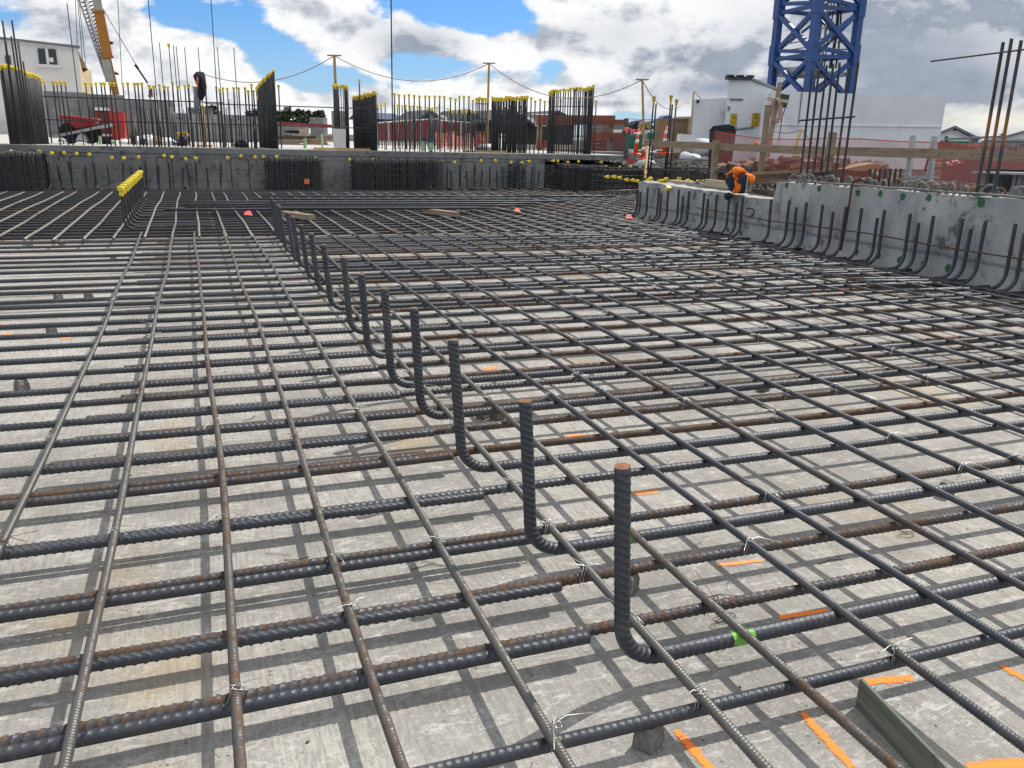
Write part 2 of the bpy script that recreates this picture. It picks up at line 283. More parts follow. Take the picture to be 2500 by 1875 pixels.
# ------------------------------------------------------------------ mesh helpers
class MB:
    def __init__(s): s.v = []; s.f = []; s.n = 0; s.uv = None
    def add(s, v, f):
        v = np.asarray(v, float).reshape(-1, 3); s.v.append(v); s.f += [tuple(i + s.n for i in q) for q in f]; s.n += len(v); return s
    def box(s, c, size, M=None):
        h = np.array(size) / 2; v = np.array([(x, y, z) for x in (-1, 1) for y in (-1, 1) for z in (-1, 1)]) * h
        if M is not None: v = v @ np.array(M).T
        return s.add(v + np.array(c), [(0, 1, 3, 2), (4, 6, 7, 5), (0, 4, 5, 1), (2, 3, 7, 6), (0, 2, 6, 4), (1, 5, 7, 3)])
    def beam(s, p, q, w, h, up=(0, 0, 1)):
        p, q = np.array(p, float), np.array(q, float); a = q - p; L = np.linalg.norm(a); a /= L
        u = np.array(up, float); b = np.cross(u, a)
        if np.linalg.norm(b) < 1e-4: b = np.cross(np.array((1.0, 0, 0)), a)
        b /= np.linalg.norm(b); c = np.cross(a, b)
        return s.box((p + q) / 2, (L, w, h), np.stack([a, b, c], 1))
    def tube(s, path, r, n=8, cap=True):
        P = np.array(path, float); N = len(P); R = np.full(N, r, float) if np.isscalar(r) else np.array(r, float)
        T = np.gradient(P, axis=0) if N > 2 else np.array([P[1] - P[0]] * 2); T /= np.linalg.norm(T, axis=1)[:, None] + 1e-12
        u = np.cross(T[0], (0, 0, 1.0)); 
        if np.linalg.norm(u) < 1e-3: u = np.cross(T[0], (1.0, 0, 0))
        u /= np.linalg.norm(u); th = np.linspace(0, 2 * math.pi, n, endpoint=False); V = []
        for i in range(N):
            u = u - T[i] * (u @ T[i]); u /= np.linalg.norm(u) + 1e-12; w = np.cross(T[i], u)
            V.append(P[i] + R[i] * (np.cos(th)[:, None] * u + np.sin(th)[:, None] * w))
        F = [(i * n + j, i * n + (j + 1) % n, (i + 1) * n + (j + 1) % n, (i + 1) * n + j) for i in range(N - 1) for j in range(n)]
        if cap: F += [tuple(range(n))[::-1], tuple((N - 1) * n + j for j in range(n))]
        return s.add(np.concatenate(V), F)
    def lathe(s, prof, c=(0, 0, 0), n=12, sx=1, sy=1, M=None):
        th = np.linspace(0, 2 * math.pi, n, endpoint=False) + math.pi / n
        V = np.concatenate([np.stack([np.cos(th) * r * sx, np.sin(th) * r * sy, np.full(n, z)], 1) for r, z in prof])
        if M is not None: V = V @ np.array(M).T
        m = len(prof); F = [(i * n + j, i * n + (j + 1) % n, (i + 1) * n + (j + 1) % n, (i + 1) * n + j) for i in range(m - 1) for j in range(n)]
        F += [tuple(range(n))[::-1], tuple((m - 1) * n + j for j in range(n))]
        return s.add(V + np.array(c), F)
    def prism(s, poly, d):
        """closed outline (3D points in one plane) given a depth vector"""
        P = np.array(poly, float); d = np.array(d, float); n = len(P)
        return s.add(np.concatenate([P, P + d]), [tuple(range(n))[::-1], tuple(range(n, 2 * n))] + [(i, (i + 1) % n, n + (i + 1) % n, n + i) for i in range(n)])
    def quad(s, a, b, c, d): return s.add([a, b, c, d], [(0, 1, 2, 3)])
    def sheet(s, G):
        G = np.asarray(G, float); h, w, _ = G.shape
        return s.add(G.reshape(-1, 3), [(i * w + j, i * w + j + 1, (i + 1) * w + j + 1, (i + 1) * w + j) for i in range(h - 1) for j in range(w - 1)])
    def puff(s, outline, nrm, thick, rings=5):
        """a soft cloth shape: an outline at its real place, swelling to both sides"""
        P = np.array(outline, float); c = P.mean(0); nrm = np.array(nrm, float); n = len(P); V = []; 
        ts = [1 - k / rings for k in range(rings)]
        for sgn in (1, -1):
            for t in ts: V.append(c + (P - c) * t + nrm * sgn * thick * math.sqrt(max(0, 1 - t * t)) * (1 + .25 * np.sin(np.arange(n) * 2.3 + t * 5))[:, None])
            V.append(np.array([c + nrm * sgn * thick]))
        F = []; half = rings * n + 1
        for h in (0, 1):
            o = h * half
            for k in range(rings - 1):
                for j in range(n): q = (o + k * n + j, o + k * n + (j + 1) % n, o + (k + 1) * n + (j + 1) % n, o + (k + 1) * n + j); F.append(q if h == 0 else q[::-1])
            for j in range(n): q = (o + (rings - 1) * n + j, o + (rings - 1) * n + (j + 1) % n, o + half - 1); F.append(q if h == 0 else q[::-1])
        return s.add(np.concatenate(V), F)
    def mesh(s, name, mats, smooth=False, org=(0, 0, 0)):
        me = bpy.data.meshes.new(name); v = np.concatenate(s.v) - np.array(org)
        me.from_pydata(v.tolist(), [], s.f); 
        for m in (mats if isinstance(mats, (list, tuple)) else [mats]): me.materials.append(MATS[m])
        if smooth: me.polygons.foreach_set('use_smooth', [True] * len(me.polygons))
        me.update(); return me
ORG = {}
def tag(o, label=None, cat=None, group=None, kind=None):
    if label: o['label'] = label
    if cat: o['category'] = cat
    if group: o['group'] = group
    if kind: o['kind'] = kind
    return o
def empty(name, loc, label=None, cat=None, group=None):
    o = bpy.data.objects.new(name, None); COL.objects.link(o); o.empty_display_size = .1; o.location = tuple(loc); ORG[o.name] = np.array(loc, float)
    return tag(o, label, cat, group)
def obj(name, mb, m, parent=None, smooth=False, label=None, cat=None, group=None, kind=None, org=None):
    """link the collected shapes as ONE mesh object; world coordinates in, child of parent if given"""
    if parent is not None: og = ORG[parent.name] if org is None else np.array(org, float)
    else: og = np.array((0, 0, 0.0)) if org is None else np.array(org, float)
    me = mb.mesh(name, m, smooth, og); o = bpy.data.objects.new(name, me); COL.objects.link(o)
    if parent is not None: o.parent = parent; o.location = tuple(og - ORG[parent.name])
    else: o.location = tuple(og)
    ORG[o.name] = og; o.color = (.32, .32, .32, 1)
    return tag(o, label, cat, group, kind)
def inst(name, me, loc, rot=(0, 0, 0), parent=None, scale=(1, 1, 1), label=None, cat=None, group=None, color=None):
    o = bpy.data.objects.new(name, me); COL.objects.link(o)
    if parent is not None: o.parent = parent
    o.location = tuple(loc); o.rotation_euler = rot; o.scale = scale
    if color is not None: o.color = (color, color, color, 1)
    return tag(o, label, cat, group)
def ordinal(k):
    W = ['first', 'second', 'third', 'fourth', 'fifth', 'sixth', 'seventh', 'eighth', 'ninth', 'tenth', 'eleventh', 'twelfth', 'thirteenth', 'fourteenth', 'fifteenth']
    return W[k]
def bez(p, q, sag, n=16):
    p, q = np.array(p, float), np.array(q, float); t = np.linspace(0, 1, n)[:, None]
    g = p + (q - p) * t; g[:, 2] -= sag * 4 * (t * (1 - t))[:, 0]; return g
def text(name, body, loc, R, size, m, parent, ext=.002, sx=1):
    cu = bpy.data.curves.new(name, 'FONT'); cu.body = body; cu.size = size; cu.extrude = ext; cu.align_x = 'CENTER'; cu.align_y = 'CENTER'
    cu.materials.append(MATS[m]); tmp = bpy.data.objects.new(name, cu); COL.objects.link(tmp); bpy.context.view_layer.update()
    me = bpy.data.meshes.new_from_object(tmp.evaluated_get(bpy.context.evaluated_depsgraph_get())); bpy.data.objects.remove(tmp); o = bpy.data.objects.new(name, me); COL.objects.link(o)
    M = Matrix.Identity(4); R = np.array(R)
    for i in range(3):
        for j in range(3): M[i][j] = R[i][j] * (sx if j == 0 else 1)
    M.translation = Vector(np.array(loc) - ORG[parent.name]); o.parent = parent; o.matrix_local = M; return o
# ------------------------------------------------------------------ ribbed bar meshes
def bar_mesh(name, path, r, pitch=.011, rib=.0016, n=10, ribbed=(0, 1e9), shear=.5, m='bar_steel', step=.25, cut=False):
    """deformed bar swept along a path: slanted ribs as real geometry inside the `ribbed` stretch (metres along the bar)"""
    P = np.array(path, float); seg = np.linalg.norm(np.diff(P, axis=0), axis=1); S = np.concatenate([[0], np.cumsum(seg)]); L = S[-1]
    ss, hh = [0.0], [0.0]
    a, b = max(0, ribbed[0]), min(L, ribbed[1])
    ss += list(np.arange(step, a, step)) if a > step else []; hh += [0.0] * (len(ss) - len(hh))
    if b > a:
        k = np.arange(a + .002, b - pitch, pitch); ss += list(np.stack([k + .30 * pitch, k + .43 * pitch, k + .55 * pitch, k + .68 * pitch], 1).ravel()); hh += [0, 1, 1, 0] * len(k)
    t = np.arange(max(b, 0) + step, L, step) if b < L else []
    ss += list(t) + [L]; hh += [0.0] * (len(ss) - len(hh))
    ss = np.array(ss); hh = np.array(hh)
    C = np.stack([np.interp(ss, S, P[:, i]) for i in range(3)], 1)
    e = .004; T = np.stack([np.interp(np.minimum(ss + e, L), S, P[:, i]) - np.interp(np.maximum(ss - e, 0), S, P[:, i]) for i in range(3)], 1); T /= np.linalg.norm(T, axis=1)[:, None]
    u = np.cross(T[0], (0, 0, 1.0)) if abs(T[0][2]) < .9 else np.cross(T[0], (0, 1.0, 0)); u /= np.linalg.norm(u); U = []
    for i in range(len(ss)):
        u = u - T[i] * (u @ T[i]); u = u / np.linalg.norm(u); U.append(u)
    U = np.array(U); Wv = np.cross(T, U)
    th = np.linspace(0, 2 * math.pi, n, endpoint=False); ct, st = np.cos(th), np.sin(th)
    prof = np.abs(st) ** .6; lon = np.where(np.abs(ct) > .98, .75, 0.0)
    rad = r + rib * (hh[:, None] * prof[None] + lon[None] * (n >= 8))
    V = C[:, None] + rad[..., None] * (ct[None, :, None] * U[:, None] + st[None, :, None] * Wv[:, None]) + (shear * pitch * (ct * np.sign(st + 1e-9)))[None, :, None] * T[:, None] * ((ss > .02) & (ss < L - .02))[:, None, None]
    N = len(ss); i = np.arange(N - 1)[:, None] * n; j = np.arange(n)[None]; j2 = (j + 1) % n
    Q = np.stack([i + j, i + j2, i + n + j2, i + n + j], -1).reshape(-1, 4)
    V = V.reshape(-1, 3); me = bpy.data.meshes.new(name)
    nv = len(V); nq = len(Q); me.vertices.add(nv); me.vertices.foreach_set('co', V.ravel())
    loops = np.concatenate([Q.ravel(), np.arange(n)[::-1], (N - 1) * n + np.arange(n)]); me.loops.add(len(loops)); me.loops.foreach_set('vertex_index', loops)
    me.polygons.add(nq + 2); starts = np.concatenate([np.arange(nq) * 4, [nq * 4, nq * 4 + n]]); me.polygons.foreach_set('loop_start', starts.astype(np.int32))
    me.materials.append(MATS[m]); me.materials.append(MATS['bar_cut'])
    me.update(calc_edges=True); sm = np.ones(nq + 2, bool); sm[-2:] = False; me.polygons.foreach_set('use_smooth', sm)
    mi = np.zeros(nq + 2, np.int32); mi[-2:] = 1; me.polygons.foreach_set('material_index', mi); me.validate(); return me
def wob(L, seed, amp=.004, axis=0, n=40):
    g = np.random.default_rng(seed); x = np.linspace(0, L, n); y = sum(amp / (k + 1) * np.sin(x * (0.5 + 1.1 * k) + g.uniform(0, 6)) for k in range(3)); z = sum(.3 * amp / (k + 1) * np.sin(x * (.9 + 1.3 * k) + g.uniform(0, 6)) for k in range(2)) * 0
    y -= y[0]
    return np.stack([x, y, z], 1) if axis == 0 else np.stack([y, x, z], 1)

# ------------------------------------------------------------------ setting: deck, ground
WALL_Y, SLAB_Z, WX = 16.95, .79, 5.85
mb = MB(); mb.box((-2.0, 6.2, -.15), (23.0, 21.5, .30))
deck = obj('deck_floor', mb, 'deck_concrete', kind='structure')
def ground_z(x, y):
    if x < 6.35 and y < 17.05 or (x < 9.3 and 10.9 < y < 17.05): return -.45
    z = .50 + .2 * min(1, max(0, (y - 10) / 16)); return z
xs = sorted(set([-3000, -800, -200, -60, -25, -13, 0, 4, 6.34, 6.36] + list(np.arange(6.8, 22, .5)) + [9.29, 9.31, 26, 34, 60, 150, 500, 3000]))
ys = sorted(set([-3000, -800, -100, -20, -5, 0, 4] + list(np.arange(5, 30, .5)) + [10.89, 10.91, 17.04, 17.06, 36, 60, 120, 400, 1200, 3000]))
G = np.array([[(x, y, ground_z(x, y) + (.05 * math.sin(x * 1.7 + y * .6) * math.sin(y * 1.3 - x * .4) if 6.4 < x < 22 and 5 < y < 30 and ground_z(x, y) > 0 else 0)) for x in xs] for y in ys])
mb = MB(); mb.sheet(G); obj('ground', mb, 'gravel_ground', kind='structure')
# loose stones on the open ground behind the low wall
mb = MB()
for k in range(5200):
    x, y = random.uniform(6.6, 15), random.uniform(9.5, 25)
    if ground_z(x, y) < 0: continue
    s_ = random.choice([.02, .03, .04, .06]); q = np.random.default_rng(k).normal(size=(6, 3)) * .22 + np.array([(1, 0, 0), (-1, 0, 0), (0, 1, 0), (0, -1, 0), (0, 0, .7), (0, 0, -.7)])
    mb.add(q * s_ + np.array((x, y, ground_z(x, y) + .02)), [(0, 2, 4), (2, 1, 4), (1, 3, 4), (3, 0, 4), (2, 0, 5), (1, 2, 5), (3, 1, 5), (0, 3, 5)])
obj('gravel', mb, 'stone_dark', kind='stuff', label='loose dark grey stones strewn on the ground behind the low wall', cat='gravel')

# ------------------------------------------------------------------ the bar mat
ZB, ZA, ZH = .0625, .0855, .066
B_V = [1.446, 1.662, 1.912, 2.222, 2.560, 2.80, 3.03, 3.275, 3.515, 3.715, 3.99, 4.235, 4.515, 4.785, 5.03, 5.29, 5.56, 5.80, 6.06, 6.36, 6.64, 6.96, 7.26, 7.58, 7.88, 8.21, 8.57, 8.86]
HOOK_V = [1.31, 1.808, 2.395, 2.945, 3.385, 3.90, 4.43, 5.10, 5.68, 6.21, 6.80, 7.12, 7.72, 8.04, 8.40, 8.72]
# right-hand cross bars start with a lap left of the hooks
LR = 6.15
rb_mesh = [bar_mesh('cross_bar_mesh', wob(LR, 11 + k, .0065), .0125, .0195, .0020, 14, (0, 5.0 if k < 3 else 0), .42, step=.3) for k in range(5)]
lb_mesh = [bar_mesh('lap_bar_mesh', wob(7.0, 31 + k, .0055), .0125, .0205, .0020, 14, (0, 2.6 if k < 3 else 0), .40, step=.3) for k in range(5)]
rust_r = [.60, .62, .60, .40, .70, .62, .66, .48, .70, .6, .52, .68, .56]
rust_l = [.12, .15, .35, .10, .55, .22, .12, .3, .5, .2, .1, .3, .25]
def rr(lst, k, lo=.2, hi=.75): return lst[k] if k < len(lst) else random.uniform(lo, hi)
for k, v in enumerate(B_V):
    nm = ordinal(k) if k < 12 else None
    near = k < 15
    x0 = (-.45 if k > 4 else -.95) + random.uniform(-.10, .12)
    inst('cross_bar', rb_mesh[k % 3] if near else rb_mesh[3 + k % 2], (x0, v + random.uniform(-.003, .003), ZB), (random.uniform(-3, 3), 0, random.uniform(-.002, .002)),
         label=(f'rusty cross bar lying across the mat right of the upright hooks, {nm} from the camera' if nm else 'dark cross bar deep in the mat right of the upright hooks'), cat='reinforcing bar', group='cross bars right of the upright hooks', color=rr(rust_r, k))
    xe = .745 + (random.uniform(-.02, .03) if k else -.02)
    inst('lap_bar', lb_mesh[k % 3] if near else lb_mesh[3 + k % 2], (xe, v - .0247, ZB), (random.uniform(-3, 3), 0, math.pi + random.uniform(-.004, .002)),
         label=(f'blue grey cross bar ending just left of the upright hooks, {nm} from the camera' if nm else 'dark cross bar deep in the mat left of the upright hooks'), cat='reinforcing bar', group='cross bars left of the upright hooks', color=rr(rust_l, k, .1, .5))
# the single smooth-looking bar nearest the camera
inst('cross_bar', bar_mesh('front_bar_mesh', wob(6.4, 77, .003), .0125, .0155, .0015, 12, (0, 4.0), .35, m='bar_steel', step=.3), (-.35, 1.146, ZB), (.6, 0, -.004),
     label='clean blue grey cross bar nearest the camera, under the tied long bars', cat='reinforcing bar', color=.02)
# hooked starters: upright leg, bend, then a long tail to the right
def hook_path(h, R, tail, lean=0.0):
    p = [(-lean, 0, h)] + [(-lean * (1 - t), 0, h + (R - h) * t) for t in np.linspace(.1, 1, 8)]
    p += [(R - R * math.cos(a), 0, R - R * math.sin(a)) for a in np.linspace(.12, math.pi / 2, 12)]
    return p + [(R + t, 0, 0) for t in np.linspace(.1, tail, 14)]
hk = [bar_mesh('hooked_bar_mesh', hook_path(.425, .095, 5.0, .025), .0155, .0165, .0019, 12, (0, 3.4), .55, step=.3), bar_mesh('hooked_bar_mesh', hook_path(.415, .09, 5.0, .02), .0155, .0165, .0019, 12, (0, 2.6), .55, step=.3),
      bar_mesh('hooked_bar_mesh', hook_path(.415, .09, 5.0, .03), .0155, .03, .0019, 8, (0, .6), .5, step=.35)]
for k, v in enumerate(HOOK_V):
    t = empty('hooked_bar', (.731 + random.uniform(-.01, .010), v, ZH), (f'upright hooked bar bending into the mat, {ordinal(k)} from the camera in the long row' if k < 14 else 'small upright hooked bar at the far end of the long row'), 'reinforcing bar', 'upright hooked bars through the middle of the mat')
    inst('bar', hk[0] if k in (0, 2) else hk[1] if k < 7 else hk[2], (0, 0, 0), (random.uniform(-.03, .03), 0, random.uniform(-.006, .006)), t, (1, 1, 1.03 if k == 0 else random.uniform(.94, 1.03)), color=.30 if k < 3 else random.uniform(.1, .4))
    if k < 2:
        q = MB(); x0 = .738 + (.27 if k == 0 else .245); q.tube([(x0, v, ZH + .0008), (x0 + .03, v, ZH + .0008), (x0 + .055, v, ZH + .0006)], .0164, 12, False); p_ = obj('paint_band', q, 'spray_green', t)
# long bars on top, running away from the camera
A_X = [-.512, -.262, .003, .258, .525, .822, 1.042, 1.29, 1.535, 1.795, 2.05, 2.30, 2.56, 2.81, 3.06, 3.31, 3.57, 3.82, 4.07, 4.33, 4.58, 4.84, 5.09, 5.34, 5.58]
am = [bar_mesh('long_bar_mesh', wob(9.0, 51 + k, .011, 1, 60), .0098, .0080, .0011, 10, (0, 5.0 if k % 2 == 0 or k < 2 else 3.0), .10, step=.3, m='bar_long' if k < 3 else 'bar_steel') for k in range(6)]  # right-hand bars take a darker steel: backlit look put into the colour
rust_a = [.22, .42, .58, .55, .48, .15, .52, .38, .3, .55, .3, .4]
for k, x in enumerate(A_X):
    side = 5 - k
    if k < 5: lb = f'long rusty grey bar running away left of the upright hooks, {ordinal(4 - k)} from them' 
    else: lb = f'long bar running away right of the upright hooks, {ordinal(k - 5)} from them' if k < 18 else 'long bar running away at the right edge of the mat beside the precast wall'
    if k == 5: lb = 'clean grey long bar threaded through the bends of the upright hooks'
    inst('long_bar', am[k % 3] if k < 7 else am[3 + k % 3], (x, .35 + random.uniform(-.04, .04), ZA + (0 if k != 5 else .004)), (0, random.uniform(-.5, .5), random.uniform(-.0025, .0025)), label=lb, cat='reinforcing bar', group='long bars running away', color=rr(rust_a, k, .15, .55))
far_m = [bar_mesh('far_bar_mesh', wob(6.7, 61 + k, .012, 1), .0125, .05, .001, 6, (0, 0), 0, m='bar_bright', step=.4) for k in range(3)]
for k, x in enumerate(list(np.arange(-4.0, 5.7, .25))):
    y0 = 8.82 + random.uniform(-.06, .08); xx = x + (.022 if x > -.6 else .0)
    inst('far_long_bar', far_m[k % 3], (xx, y0, ZA + .001), (0, 0, random.uniform(-.006, .006)), label='pale long bar lapped on in the far bay, running up to the block wall', cat='reinforcing bar', group='long bars in the far bay', color=random.uniform(.25, .6))
for k, x in enumerate(np.arange(5.82, 8.9, .25)):
    inst('far_long_bar', far_m[k % 3], (x, 11.0 + random.uniform(-.05, .2), ZA + .001), (0, 0, random.uniform(-.006, .006)), (None), (1, .87, 1), label='long bar in the far right bay beyond the end of the precast wall', cat='reinforcing bar', group='long bars in the far right bay', color=random.uniform(.1, .5))
# dense cross bars of the far bay (two layers)
fb = [bar_mesh('dense_bar_mesh', wob(L, 91 + k, .008), .0125, .05, .001, 6, (0, 0), 0, m='bar_steel', step=.5) for k, L in enumerate((10.4, 10.4, 13.6, 13.6))]
v = 9.12; k = 0
while v < 16.8:
    longb = v > 10.95
    inst('dense_bar', fb[(2 if longb else 0) + k % 2], (-4.6, v, ZB if k % 2 else ZB - .026), (0, 0, random.uniform(-.0015, .0015)), label=('dark cross bar of the crowded far bay, beyond the end of the precast wall' if longb else 'dark cross bar of the crowded bay behind the hooks'), cat='reinforcing bar', group='crowded cross bars of the far bay', color=random.uniform(.2, .6))
    v += .145 if v < 12 else .2; k += 1
# spacer blocks under the cross bars
def spacer_mesh(seed):
    g = np.random.default_rng(seed); b = MB(); b.lathe([(.030, 0), (.033, .004), (.031, .03), (.027, .046), (.022, .0495)], n=4, sx=1, sy=.9); v = np.concatenate(b.v); b.v = [v + g.normal(size=v.shape) * .0016]; return b.mesh('spacer_mesh', 'spacer')
spm = [spacer_mesh(k) for k in range(3)]
sp_px = [(1563, 1760, 1.146), (1432, 1312, 1.662), (1215, 1005, None), (52, 937, None), (125, 805, None), (142, 725, None), (218, 724, None), (1865, 939, None), (2281, 887, None), (2310, 1190, None), (215, 722, None), (1180, 1003, None), (276, 628, None), (150, 592, None), (72, 598, None), (1010, 566, None), (920, 582, None)]
for k, (px, py, v) in enumerate(sp_px):
    p = at(px, py, Z=.03)
    vs = B_V + [1.146]; vv = v or min(vs, key=lambda q: abs(q - p[1])); 
    if k > 1: vv = p[1]
    lab = ['square grey concrete spacer block standing under the nearest cross bar', 'small concrete spacer block between the first two upright hooks'][k] if k < 2 else 'small concrete spacer block tucked under the mat'
    inst('spacer_block', spm[k % 3], (p[0], vv, 0), (0, 0, .5 + random.uniform(-.3, .3)), label=lab, cat='spacer block', group=None if k < 2 else 'spacer blocks under the mat')
mb = MB(); g = np.random.default_rng(21)
for k in range(900):
    y = g.uniform(.8, 5.5); x = g.uniform(-.6, 1.0 + y * .75); s_ = g.choice([.0012, .0018, .0025, .004], p=[.5, .3, .15, .05]); q = g.normal(size=(6, 3)) * .2 + np.array([(1, 0, 0), (-1, 0, 0), (0, 1, 0), (0, -1, 0), (0, 0, .6), (0, 0, -.6)])
    mb.add(q * s_ + np.array((x, y, s_ * .4)), [(0, 2, 4), (2, 1, 4), (1, 3, 4), (3, 0, 4), (2, 0, 5), (1, 2, 5), (3, 1, 5), (0, 3, 5)])
obj('grit', mb, 'stone_dark', kind='stuff', label='dark grit and crumbs scattered over the concrete deck under the mat', cat='grit')
# tie wires at the crossings
def tie_mesh(seed, big):
    g = np.random.default_rng(seed); b = MB(); r = .0009
    for o in (-.004, .004):
        b.tube([(-.012 + o, -.0135, -.034), (-.0145 + o, -.0135, -.012), (-.006 + o, -.011, .006), (o, 0, .0118), (.006 + o, .011, .006), (.0145 + o, .0135, -.012), (.012 + o, .0135, -.034)], r, 4, False)
    b.tube([(.012 * math.cos(a), -.008 + .006 * math.sin(a), .012 + .004 * math.sin(2 * a)) for a in np.linspace(0, 6.2, 10)], r, 4, False)
    for s in range(3 if big else 2):
        a = g.uniform(-1.2, .9) + (math.pi if s == 1 else 0); L = g.uniform(.04, .10 if big else .045); z = g.uniform(-.025, .02)
        b.tube([(0, 0, .012), (L * .3 * math.cos(a), L * .3 * math.sin(a), .017), (L * math.cos(a), L * math.sin(a), .012 + z)], r, 4, False)
    return b.mesh('tie_mesh', 'wire_bright' if seed % 4 else 'wire_rust', True)
tm = [tie_mesh(k, k < 4) for k in range(7)]
n_t = 0
for i, x in enumerate(A_X[:17]):
    for j, v in enumerate([1.146] + B_V[:17]):
        if v == 1.146 and x < .5: continue
        if v < 1.2: pr = .9
        elif i <= 1: pr = .62
        elif i == 5: pr = .75
        else: pr = .32 if v < 3.2 else .22
        # left in frame only
        q = RC @ (np.array([x, v, ZA]) - CAM); 
        if q[2] <= 0 or abs(q[0] / q[2]) > .62 or q[1] / q[2] > .47 or random.random() > pr or n_t > 150: continue
        n_t += 1
        inst('wire_tie', tm[random.randrange(4) if v < 2.7 else random.randrange(7)], (x, v - (.012 if v > 1.2 else 0), ZA), (0, 0, random.choice([0, math.pi]) + random.uniform(-.5, .5)), label='twist of pale tie wire wound round a bar crossing in the mat', cat='tie wire', group='wire ties on the mat')
# loose cut wire lying on the deck
for k, (px, py) in enumerate([(680, 1352), (725, 1362), (940, 1362), (1020, 1370), (850, 1245), (1050, 1385), (1180, 1010), (610, 1020), (1495, 1300), (730, 1130), (2030, 1370), (470, 1050), (1705, 1320)]):
    p = at(px, py, Z=.003); a = random.uniform(-.6, .8); L = random.uniform(.05, .11); b = MB(); c_ = random.uniform(-.02, .02)
    b.tube([(p[0] - L / 2 * math.cos(a), p[1] - L / 2 * math.sin(a), .002), (p[0], p[1] + c_, .004), (p[0] + L / 2 * math.cos(a), p[1] + L / 2 * math.sin(a), .0025)], .0011, 5)
    obj('wire_offcut', b, 'wire_rust' if k % 3 else 'wire_bright', label='short offcut of thin wire lying loose on the concrete deck', cat='wire', group='wire offcuts on the deck', org=p)
for k, (px, py) in enumerate([(2215, 1303), (1765, 1520)]):
    p = at(px, py, Z=.004); b = MB(); b.tube([(p[0] + .016 * math.cos(a) * (1 + .08 * a), p[1] + .013 * math.sin(a), .004 + .0012 * a) for a in np.linspace(0, 14, 40)], .0011, 5)
    obj('wire_coil', b, 'wire_rust', label=['rusty little coil of tie wire on the deck at the right', 'small loose loop of tie wire beside the green painted bar'][k], cat='wire', org=p)
# orange survey paint sprayed on the deck
def dab(p, q, w, m='spray_orange', z=.0016):
    p, q = np.array(p[:2]), np.array(q[:2]); d = q - p; L = np.linalg.norm(d); d /= L; nn = np.array([-d[1], d[0]]); b = MB(); K = 14; up, dn = [], []
    for t in np.linspace(0, 1, K):
        c = p + d * L * t; ww = w * .85 * (1 - .25 * abs(2 * t - 1) ** 3) * random.uniform(.85, 1.15)
        up.append((*(c + nn * ww), z)); dn.append((*(c - nn * ww), z))
    b.sheet([dn, up]); o = obj('paint_mark', b, m, deck); uv = o.data.uv_layers.new(name='UVMap'); li = np.zeros(len(o.data.loops), np.int32); o.data.loops.foreach_get('vertex_index', li)
    UV = np.array([(j / (K - 1), i) for i in (0, 1) for j in range(K)]); uv.data.foreach_set('uv', UV[li].ravel().astype(float))
for (x1, y1, x2, y2, w) in [(1955, 1738, 2085, 1880, .018), (1648, 1782, 1740, 1885, .018), (2440, 1625, 2520, 1668, .018), (2360, 1878, 2520, 1862, .028), (2095, 1668, 2230, 1655, .022), (1897, 1510, 2025, 1490, .018)]:
    dab(at(x1, y1, Z=0), at(x2, y2, Z=0), w)
for (x1, y1, x2, y2, w) in [(1745, 1382, 1865, 1368, .016), (1380, 1066, 1430, 1062, .03), (1180, 902, 1212, 897, .045), (1545, 1206, 1610, 1200, .03), (10, 818, 30, 815, .06), (150, 828, 168, 824, .06), (4, 795, 18, 793, .06), (612, 798, 622, 796, .05)]:
    dab(at(x1, y1, Z=0), at(x2, y2, Z=0), w, 'spray_faint')
for (px, py) in [(1112, 770), (1212, 765), (1302, 760), (1382, 754), (1470, 748), (1560, 743), (1650, 740), (1920, 723), (1990, 718), (2062, 715), (2150, 714), (2200, 709), (2290, 711)]:
    p = at(px, py, Z=0); dab(p - np.array((.04, 0, 0)), p + np.array((.04, 0, 0)), .06, 'spray_orange')
# greenish board on edge, bottom right
p, q = at(2092, 1724, Z=0), at(2335, 1990, Z=0)
d = (q - p) / np.linalg.norm(q - p); b = MB(); b.beam(p + (0, 0, .033), p + d * .62 + np.array((0, 0, .033)), .007, .066)
obj('edge_board', b, 'board_green', label='greenish weathered board standing on edge on the deck at the bottom right', cat='board')

# ------------------------------------------------------------------ bundle of straight bars lying across the far mat, on packers
for k, (x1, y1, x2, y2, Y, z) in enumerate([(445, 498, 1300, 481, 11.6, .19), (400, 513, 1180, 494, 11.3, .15), (452, 506, 1290, 489, 11.75, .15), (440, 494, 1380, 478, 12.3, .17), (620, 484, 1300, 476, 12.8, .17), (640, 478, 1500, 470, 13.1, .19), (455, 502, 1310, 486, 11.5, .20)]):
    a, c = at(x1, y1, Y=Y), at(x2, y2, Y=Y); a[2] = c[2] = z; me = bar_mesh('bundle_bar_mesh', [a, (a + c) / 2 + np.array((0, .02 * math.sin(k), 0)), c], .016, .05, .001, 8, (0, 0), 0, step=.6)
    inst('loose_bar', me, (0, 0, 0), label='thick blue grey bar in the bundle lying across the far mat on timber packers', cat='reinforcing bar', group='bundle of loose bars on the far mat', color=.05 + .05 * k)
b = MB(); a = at(1150, 497, Y=11.1); e_ = np.array((a[0] + .75, 10.75, .10)); pth = [np.array((a[0] - 2.6, 11.2, .17)), np.array((a[0] + .15, 11.1, .17))] + [np.array((a[0] + .15 + .55 * t, 11.1 - .3 * t, .17 - .08 * t * t)) for t in np.linspace(.2, 1, 6)]
inst('bent_bar', bar_mesh('bent_bar_mesh', pth, .017, .05, .001, 8, (0, 0), 0, step=.1), (0, 0, 0), label='thick dark bar with its end bent down at the right of the bundle', cat='reinforcing bar', color=.0)
